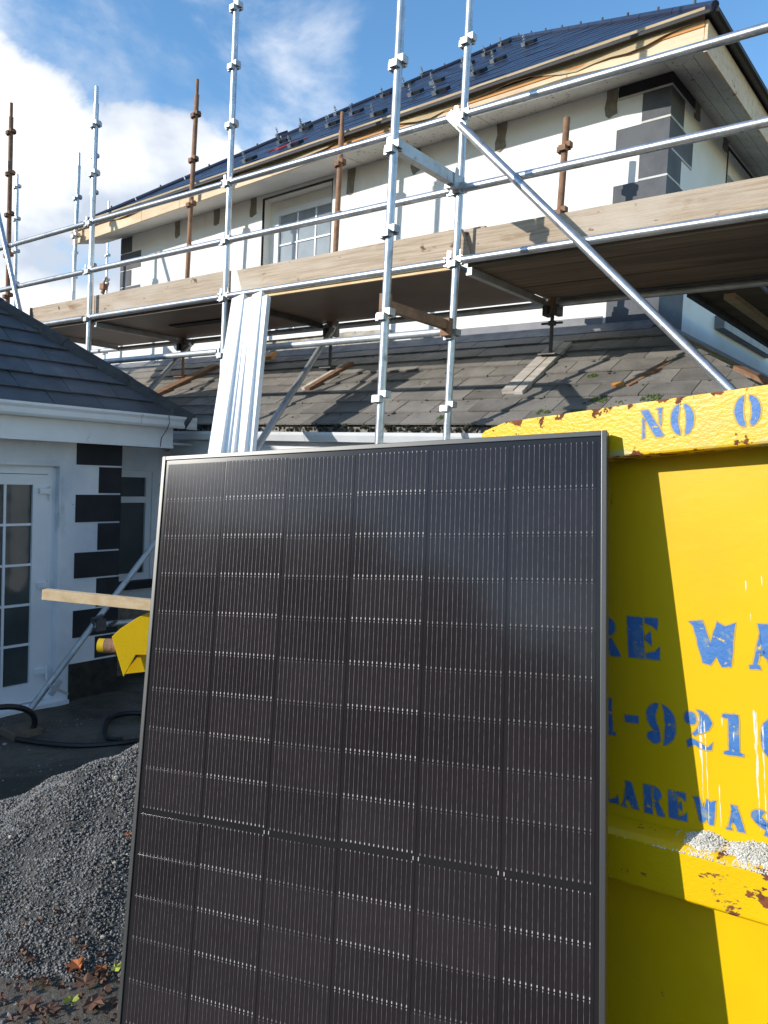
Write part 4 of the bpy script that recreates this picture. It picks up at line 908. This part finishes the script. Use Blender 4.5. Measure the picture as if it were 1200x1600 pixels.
# stencilled letters: each glyph is a set of polygons in a 1 x 1 box
def arc(cx, cy, rx, ry, a0, a1, n_=12): return [(cx + rx * math.cos(R(a0 + (a1 - a0) * i / n_)), cy + ry * math.sin(R(a0 + (a1 - a0) * i / n_))) for i in range(n_ + 1)]
halfL = arc(.44, .5, .44, .5, 96, 264) + arc(.44, .5, .12, .36, 250, 110, 8)
halfR = arc(.56, .5, .44, .5, -84, 84) + arc(.56, .5, .12, .36, 70, -70, 8)
GL = {
 'N': [[(0, 1), (.34, 1), (.98, .03), (.90, 0), (.62, 0)], [(0.02, 0), (.14, 0), (.14, .62), (.07, .74)], [(.66, 1), (1, 1), (.95, .93), (.90, .36), (.80, .52), (.80, .93)]],
 'O': [halfL, halfR], '0': [halfL, halfR],
 'R': [[(0, 0), (.40, 0), (.40, 1), (0, 1)], arc(.48, .74, .40, .26, 90, -70) + [(.50, .56), (.50, .92)], [(.48, .46), (.72, .46), (1.0, .06), (1.0, 0), (.66, 0)]],
 'E': [[(0, 0), (.50, 0), (.50, 1), (0, 1)], [(.56, 1), (.98, 1), (.94, .70), (.80, .80), (.56, .86)], [(.56, .56), (.74, .68), (.74, .32), (.56, .44)], [(.56, 0), (.98, 0), (1.0, .32), (.84, .20), (.56, .13)]],
 'W': [[(0, .97), (.30, 1), (.46, .52), (.60, .98), (.78, .90), (1, 1), (.96, .90), (.86, .02), (.68, 0), (.56, .22), (.44, .02), (.28, .04), (.10, .86)]],
 'A': [[(.30, 1), (.62, 1), (1, 0), (.60, 0), (.52, .22), (.40, .30)], [(0, 0), (.34, 0), (.30, .08), (.24, .10), (.38, .52), (.34, .80), (.10, .10), (0, .06)], [(.34, .30), (.46, .36), (.46, .42), (.38, .44)]],
 '1': [[(.02, .98), (.20, 1), (.82, 1), (.80, .10), (1, .05), (1, 0), (0, 0), (.02, .06), (.28, .10), (.30, .88), (.02, .90)]],
 '-': [[(0, 0), (1, .05), (1, 1), (0, .95)]],
 '9': [arc(.44, .66, .44, .34, 92, 268) + arc(.46, .66, .14, .24, 250, 110, 8), [(.56, 1)] + arc(.54, .5, .46, .48, 76, -76) + [(.56, 0), (.60, .12), (.64, .5), (.60, .9)], arc(.26, .17, .26, .15, 100, 300) + [(.46, .12), (.44, .30)]],
 '2': [arc(.22, .77, .22, .17, 0, 340, 14), [(.42, 1), (.62, .99), (.86, .90), (.98, .72), (.86, .52), (.34, .33), (.24, .38), (.50, .56), (.58, .74), (.54, .92)], [(.06, .16), (.22, .27), (.48, .20), (.80, .10), (.98, .24), (.92, .04), (.72, 0), (.34, .10), (.08, .02)]],
 'L': [[(0, 0), (.46, 0), (.46, 1), (0, 1)], [(.54, 0), (1, 0), (1, .36), (.90, .22), (.54, .12)]],
 'S': [arc(.40, .72, .40, .28, 60, 235) + [(.52, .40), (.86, .34), (.60, .60), (.42, .74)], [(.46, .46), (.20, .52)] + [(.10, .58)] + [(.30, .36), (.58, .24), (.50, .02)] + arc(.58, .28, .42, .28, -80, 60)],
}
def glyph(ch, s0, s1, h0, h1, face, sh=0.0, jit=0):
    m = MB(); halo = MB(); rr = random.Random(jit)
    k_, a_, b_ = (.9819, .0115, -.0031) if face == 0 else (.9579, .0298, -.0072)
    s0, s1, h0, h1 = k_ * s0 + a_, k_ * s1 + a_, k_ * h0 + b_, k_ * h1 + b_
    for poly in GL[ch]:
        pts = []
        for i in range(len(poly)):      # subdivide edges a little and roughen them like sprayed paint
            (a, b), (c, d) = poly[i], poly[(i + 1) % len(poly)]; n_ = max(1, int(math.hypot(c - a, d - b) / .12))
            for k in range(n_):
                t = k / n_; pts.append((a + (c - a) * t + rr.uniform(-.012, .012), b + (d - b) * t + rr.uniform(-.012, .012)))
        q = [(s0 + (s1 - s0) * u, h0 + (h1 - h0) * v) for u, v in pts]
        m.prism(q, lambda u, v, d: (u, d, v), face - .0009, face + .001)
        ar = sum(q[i][0] * q[(i + 1) % len(q)][1] - q[(i + 1) % len(q)][0] * q[i][1] for i in range(len(q))); sg = 1 if ar > 0 else -1; e_ = []
        for i in range(len(q)):
            a0, b0 = q[i - 1], q[(i + 1) % len(q)]; dx, dy = b0[0] - a0[0], b0[1] - a0[1]; ll = math.hypot(dx, dy) or 1
            w_ = rr.uniform(.0022, .0036); e_.append((q[i][0] + sg * dy / ll * w_, q[i][1] - sg * dx / ll * w_))
        halo.prism(e_, lambda u, v, d: (u, d, v), face - .0005, face + .0008)
    o = part('letter', m, 'stencil_blue', skip, center=False)
    part('overspray', halo, 'overspray', o)
    return o
for i, g in enumerate([('N', .050, .097, -.019, .038), ('O', .112, .158, -.021, .041), ('O', .235, .282, -.018, .041), ('O', .42, .467, -.018, .041)]): glyph(*g, 0.0, jit=i)
row = [('R', -.150, -.080, -.494, -.405), ('E', -.059, .014, -.494, -.403), ('W', .079, .178, -.496, -.402), ('A', .200, .268, -.494, -.403),
       ('1', -.137, -.099, -.675, -.592), ('-', -.075, -.043, -.641, -.624), ('9', -.024, .042, -.680, -.589), ('2', .061, .121, -.676, -.592), ('1', .141, .181, -.676, -.592), ('0', .215, .278, -.675, -.588),
       ('L', -.145, -.100, -.831, -.773), ('A', -.094, -.051, -.834, -.775), ('R', -.038, .008, -.836, -.774), ('E', .018, .058, -.835, -.775), ('W', .071, .121, -.831, -.777), ('A', .139, .177, -.831, -.779), ('S', .190, .236, -.828, -.777)]
for i, g in enumerate(row): glyph(*g, OFF, jit=40 + i)

# ------------------------------------------------------------------ small yellow skip behind the panel: gusset with pin
sk2 = thing('lifting_lug', 'bright yellow steel gusset with a round rusty pin sticking out left of the solar panel', 'skip lug', (-3.0, 2.2, .4))
def P3(u, v, d):
    rr = fwd + right * ((u - 600) / 1230) - up * ((v - 800) / 1230); return Vector((0, 0, CAMZ)) + rr * d
c1 = Vector((-3.24, 2.11, 1.40)); X_ = Vector((.78, .62, .04)).normalized(); Yb = Vector((-.62, .78, 0)).normalized(); Zu = Vector((0, 0, 1))
org = Vector((-3.31, 2.055, 1.352))
def F(u, v, d): return org + X_ * u + Zu * v + Yb * d
m = MB(); m.prism([(.075, .055), (.115, .095), (.19, .145), (.30, .20), (.42, .22), (.42, .0), (.28, -.03), (.19, -.03), (.135, -.135)], lambda u, v, d: F(u, v, d), 0, .012); part('gusset', m, 'yellow_plain', sk2, bevel=.002)
m = MB(); m.tube(F(0, .005, .045), F(.22, -.005, .045), .033, 18, mi=0); part('pin', m, 'yellow_plain', sk2, smooth=True)
m = MB(); m.tube(F(.03, .004, .045), F(.11, .001, .045), .0338, 18); part('pin_sleeve', m, 'rusty_steel', sk2, smooth=True)
m = MB(); m.prism([(.12, -.135), (.42, -.10), (.42, .0), (.20, -.03)], lambda u, v, d: F(u, v, d), .05, .16); part('channel', m, 'yellow_plain', sk2)
m = MB(); m.prism([(.235, .16), (1.3, .22), (1.2, -.85), (.55, -.85), (.24, -.02)], lambda u, v, d: F(u, v, d), .165, .60); part('body', m, 'yellow_plain', sk2)
m = MB(); m.beam((-3.50, 1.90, 1.600), (-2.75, 2.42, 1.56), .045, .048); tag(part('timber_batten', m, 'pale_timber', bevel=.002), 'pale sawn batten resting on the yellow gusset, poking out left of the panel', 'plank')

# ------------------------------------------------------------------ prop tubes by the wing, hose, bucket, bits
prop = thing('prop', 'grey steel tube propped at a slant in front of the white wing door', 'prop', (-5.7, 2.96, .15))
a = Vector((-5.7, 2.98, .29)); b = Vector((-5.7, 4.069, 1.531)); d = (b - a).normalized()
m = MB(); m.tube(a, b + d * .9, .0242, 16); part('tube', m, 'galvanised_dull', prop, smooth=True)
m = MB(); m.tube((-5.66, 3.50, .905), (-5.55, 4.35, .89), .0242, 16); part('cross_tube', m, 'galvanised_dull', prop, smooth=True)
m = MB(); m.box(-5.72, -5.62, 3.50, 3.58, .86, .95); m.tube((-5.64, 3.46, .96), (-5.64, 3.56, .98), .014, 8); m.tube((-5.60, 3.60, .90), (-5.60, 3.66, .93), .014, 8); m.tube((-5.68, 3.50, .90), (-5.68, 3.60, .92), .036, 12); part('coupler', m, 'dark_steel', prop)
m = MB(); m.beam((-5.62, 3.10, .50), (-5.62, 3.26, .40), .02, .02); m.beam((-5.62, 3.12, .42), (-5.62, 3.20, .52), .03, .03); part('coupler', m, 'galvanised_dull', prop)
m = MB(); m.box(-5.84, -5.62, 2.84, 3.06, .12, .18); tag(part('wood_block', m, 'board_under', bevel=.004), 'low brown wooden block under the foot of the slanted tube', 'block')
m = MB(); pts = []
for i in range(33):
    t = i / 32 * math.pi * 1.35; pts.append((-5.66 + .03 * math.sin(t), 2.66 - .34 * math.cos(t) + .02, .22 + .34 * math.sin(t) * .55 + (.0)))
m.path(pts, .022, 8)
pts = [Vector(p) for p in [(-5.6, 2.85, .15), (-5.35, 2.95, .155), (-5.12, 3.08, .165), (-4.95, 3.22, .185), (-4.85, 3.36, .20), (-4.8, 3.55, .2), (-4.9, 3.8, .19), (-5.15, 3.95, .17)]]
def smooth_pts(ps, n=6):
    out = []
    for i in range(len(ps) - 1):
        q0, q1, q2, q3 = ps[max(i - 1, 0)], ps[i], ps[i + 1], ps[min(i + 2, len(ps) - 1)]
        for k in range(n):
            t = k / n; out.append(.5 * ((2 * q1) + (q2 - q0) * t + (2 * q0 - 5 * q1 + 4 * q2 - q3) * t * t + (3 * q1 - q0 - 3 * q2 + q3) * t ** 3))
    return out + [ps[-1]]
m.path(smooth_pts(pts), .020, 8)
pts = [Vector(p) for p in [(-4.95, 3.30, .20), (-5.12, 3.30, .17), (-5.35, 3.42, .16), (-5.55, 3.60, .155), (-5.55, 3.78, .155), (-5.35, 3.88, .16)]]
m.path(smooth_pts(pts), .018, 8)
tag(part('hose', m, 'black_rubber', smooth=True), 'black rubber hose looping over the dark ground below the glazed door', 'hose')
m = MB(); m.tube((-5.32, 3.93, .16), (-5.32, 3.93, .48), .12, 20, r2=.10); tag(part('bucket', m, 'plastic_white', smooth=True), 'pale white upturned bucket at the left edge of the panel', 'bucket')

# ------------------------------------------------------------------ gravel heap
HC = Vector((-2.80, 2.30)); AX = Vector((-.76, -.65)); BX = Vector((.65, -.76))
def hh(x, y):
    r_ = Vector((x, y)) - HC; a_ = r_.dot(AX) * .55; b_ = r_.dot(BX) * 1.02; d_ = math.hypot(a_, b_)
    h = .74 - .80 * math.sqrt(d_ * d_ + .012)
    h += .025 * math.sin(x * 9 + y * 4) * math.cos(y * 7 - x * 3) + .014 * math.sin(x * 21 + 1) * math.sin(y * 19)
    return h
def smax(a_, k=.03): return .5 * (a_ + math.sqrt(a_ * a_ + k * k))
m = MB(); n_ = 90; vs = []
for i in range(n_ + 1):
    for j in range(n_ + 1):
        x = -4.9 + 3.6 * i / n_; y = .6 + 3.4 * j / n_; h = hh(x, y)
        vs.append((x, y, gz(x, y) + (smax(h) if h > -.12 else -.03) - .012 + rnd.uniform(-.006, .006)))
m.add(vs, [(i * (n_ + 1) + j, (i + 1) * (n_ + 1) + j, (i + 1) * (n_ + 1) + j + 1, i * (n_ + 1) + j + 1) for i in range(n_) for j in range(n_)])
heap = part('gravel_heap', m, 'gravel_fines', smooth=True, kind='stuff'); tag(heap, 'heap of loose grey crushed gravel at lower left', 'gravel')
rs = np.random.RandomState(4)
def stones(nm, cnt, xr, yr, size, m_, cond, label=None, parent=None, flat=.75, sink=.3):
    base = np.array([(1, 0, 0), (-1, 0, 0), (0, 1, 0), (0, -1, 0), (0, 0, 1), (0, 0, -1)], float)
    fc = np.array([(0, 2, 4), (2, 1, 4), (1, 3, 4), (3, 0, 4), (2, 0, 5), (1, 2, 5), (3, 1, 5), (0, 3, 5)])
    V_, F_ = [], []; k = 0
    while k < cnt:
        x = rs.uniform(*xr); y = rs.uniform(*yr); h = hh(x, y)
        if not cond(x, y, h): continue
        s = size[0] + (size[1] - size[0]) * rs.rand() ** 3
        q, _ = np.linalg.qr(rs.randn(3, 3)); vv = (base * (s * rs.uniform(.55, 1.25, (6, 1)))) @ q; vv[:, 2] *= flat
        z = gz(x, y) + (smax(h) if h > -.12 else 0) - .008 + s * sink
        V_.append(vv + (x, y, z)); F_.append(fc + 6 * k); k += 1
    V_ = np.concatenate(V_); F_ = np.concatenate(F_); mm = MB(); me = bpy.data.meshes.new(nm)
    c_ = V_.mean(0); me.vertices.add(len(V_)); me.vertices.foreach_set('co', (V_ - c_).ravel()); me.loops.add(F_.size); me.loops.foreach_set('vertex_index', F_.ravel().astype(np.int32))
    me.polygons.add(len(F_)); me.polygons.foreach_set('loop_start', np.arange(0, F_.size, 3, dtype=np.int32)); me.update(calc_edges=True); me.validate()
    me.materials.append(MAT[m_]); return place(nm, me, tuple(c_), parent, kind='stuff')
o = stones('gravel_stones', 85000, (-4.3, -1.9), (1.0, 3.1), (.0030, .0095), 'gravel', lambda x, y, h: h > -.01 and (x + 2.2 < 0 or y < 2.2), parent=heap)
o = stones('stone_litter', 5000, (-6.2, -1.8), (.9, 4.3), (.003, .014), 'gravel', lambda x, y, h: h <= .0); tag(o, 'scattered grit and small stones on the dark ground', 'grit')
o = stones('pale_bits', 60, (-6.2, -2.2), (1.1, 4.2), (.008, .022), 'pebble_pale', lambda x, y, h: h <= .4); tag(o, 'scattered pale chips of stone and rubble on the ground', 'rubble')
def pebble(x, y, s, m_, lb):
    r = random.Random(int(s * 1e5) + int(x * 100)); z = gz(x, y) + smax(hh(x, y)) + s * .3; m = MB(); vs = []
    bm = bmesh.new(); bmesh.ops.create_icosphere(bm, subdivisions=1, radius=s)
    for v in bm.verts: v.co = Vector((v.co.x * r.uniform(.8, 1.2) + x, v.co.y * r.uniform(.8, 1.2) + y, v.co.z * r.uniform(.6, .9) + z))
    m.add([v.co.copy() for v in bm.verts], [tuple(v.index for v in f.verts) for f in bm.faces]); bm.free()
    tag(part('pebble', m, m_), lb, 'stone')
pebble(-2.44, 1.575, .011, 'pebble_pale', 'cream stone low on the gravel heap near the leaves')
pebble(-2.60, 1.72, .010, 'pebble_pale', 'small tan stone half way up the gravel heap')
pebble(-2.92, 1.93, .014, 'pebble_pale', 'pale stone near the crest of the gravel heap')

# ------------------------------------------------------------------ fallen maple leaves
def leaf_mesh(seed, s):
    r = random.Random(seed); pts = []
    lob = [(90, 1.0), (112, .68), (140, .95), (165, .62), (196, .78), (228, .34), (262, .22), (278, .22), (312, .34), (344, .78), (15, .62), (40, .95), (68, .68)]
    vs = [(0, 0, .004)]
    for a_, q in lob:
        q *= s * r.uniform(.85, 1.12); vs.append((q * math.cos(R(a_)), q * math.sin(R(a_)), r.uniform(-.002, .014) + q * .18 * r.random()))
    n_ = len(lob); m = MB(); m.add(vs, [(0, 1 + i, 1 + (i + 1) % n_) for i in range(n_)])
    top = [(x, y, z + .0012) for x, y, z in vs]; m.add(top, [(0, 1 + (i + 1) % n_, 1 + i) for i in range(n_)])
    m.add([(0, -.2 * s, .004), (.0015, -.2 * s, .004), (.002, -.75 * s, .007), (0, -.75 * s, .007)], [(0, 1, 2, 3)])
    return m
leaves = [(-2.42, 1.47, .045, 'leaf_orange', 'bright orange maple leaf lying at the foot of the gravel heap'), (-2.33, 1.44, .050, 'leaf_brown', 'dark brown maple leaf in the middle of the leaf patch'),
          (-2.22, 1.40, .048, 'leaf_brown', 'reddish brown maple leaf close to the bottom of the panel'), (-2.28, 1.36, .034, 'leaf_yellow', 'small olive yellow leaf below the brown ones'),
          (-2.32, 1.55, .030, 'leaf_yellow', 'bright lime green leaf by the panel edge'), (-2.64, 1.80, .030, 'leaf_orange', 'orange leaf on the gravel beside the panel edge'),
          (-2.38, 1.27, .048, 'leaf_brown', 'brown maple leaf lowest and furthest left in the leaf patch'), (-2.30, 1.62, .030, 'leaf_orange', 'narrow orange leaf upright against the gravel by the panel'),
          (-2.36, 1.52, .026, 'leaf_orange', 'small red orange leaf beside the lime green one'), (-2.30, 1.30, .036, 'leaf_brown', 'dull brown leaf at the lower edge, right of the lowest one')]
for i, (x, y, s, m_, lb) in enumerate(leaves):
    m = leaf_mesh(i, s); a_ = rnd.uniform(0, 6.28); ca, sa = math.cos(a_), math.sin(a_); z = gz(x, y) + smax(hh(x, y)) + .012
    m.v = [(x + vx * ca - vy * sa, y + vx * sa + vy * ca, z + vz) for vx, vy, vz in m.v]
    tag(part('leaf', m, m_), lb, 'leaf', 'fallen leaves at the foot of the gravel heap')
m = MB(); r = random.Random(15)
for i in range(130):
    x = r.uniform(-2.75, -2.0); y = r.uniform(1.05, 1.55); q = leaf_mesh(i + 50, r.uniform(.010, .026)); a_ = r.uniform(0, 6.28); ca, sa = math.cos(a_), math.sin(a_); z = gz(x, y) + smax(hh(x, y)) * .9 + .004
    m.add([(x + vx * ca - vy * sa, y + vx * sa + vy * ca, z + vz) for vx, vy, vz in q.v], q.f)
tag(part('leaf_litter', m, 'leaf_brown', kind='stuff'), 'litter of small brown leaf scraps on the dark ground at bottom left', 'leaf litter')

# ------------------------------------------------------------------ unseen tree belt, added and shaped to darken reflections in panel and window glass
m = MB(); r = random.Random(99); nt_ = 34000
for i in range(nt_):
    ad = r.uniform(195, 345); a_ = R(ad); top = (7.4 if ad < 263 else 7.4 - min(3.4, (ad - 263) * .8)) + .6 * math.sin(a_ * 19) + .35 * math.sin(a_ * 43 + 1) + .2 * math.sin(a_ * 91)
    d_ = 27 + r.uniform(-1.5, 1.5); z = .3 + top * r.random() ** .8; c_ = Vector((d_ * math.cos(a_), d_ * math.sin(a_), z)); q = r.uniform(.25, .6)
    e1 = Vector((r.gauss(0, 1), r.gauss(0, 1), r.gauss(0, 1))).normalized(); e2 = e1.orthogonal().normalized()
    m.add([c_ - e1 * q, c_ - e2 * q * .6, c_ + e1 * q, c_ + e2 * q * .6], [(0, 1, 2, 3)])
mat('foliage', (0.055, 0.075, 0.025), 0.8, c2=(0.035, 0.05, 0.018), nscale=.7, space='World')
tag(part('added_tree_belt', m, 'foliage', kind='stuff'), 'unseen dark belt of trees added behind the viewer to darken reflections', 'trees')
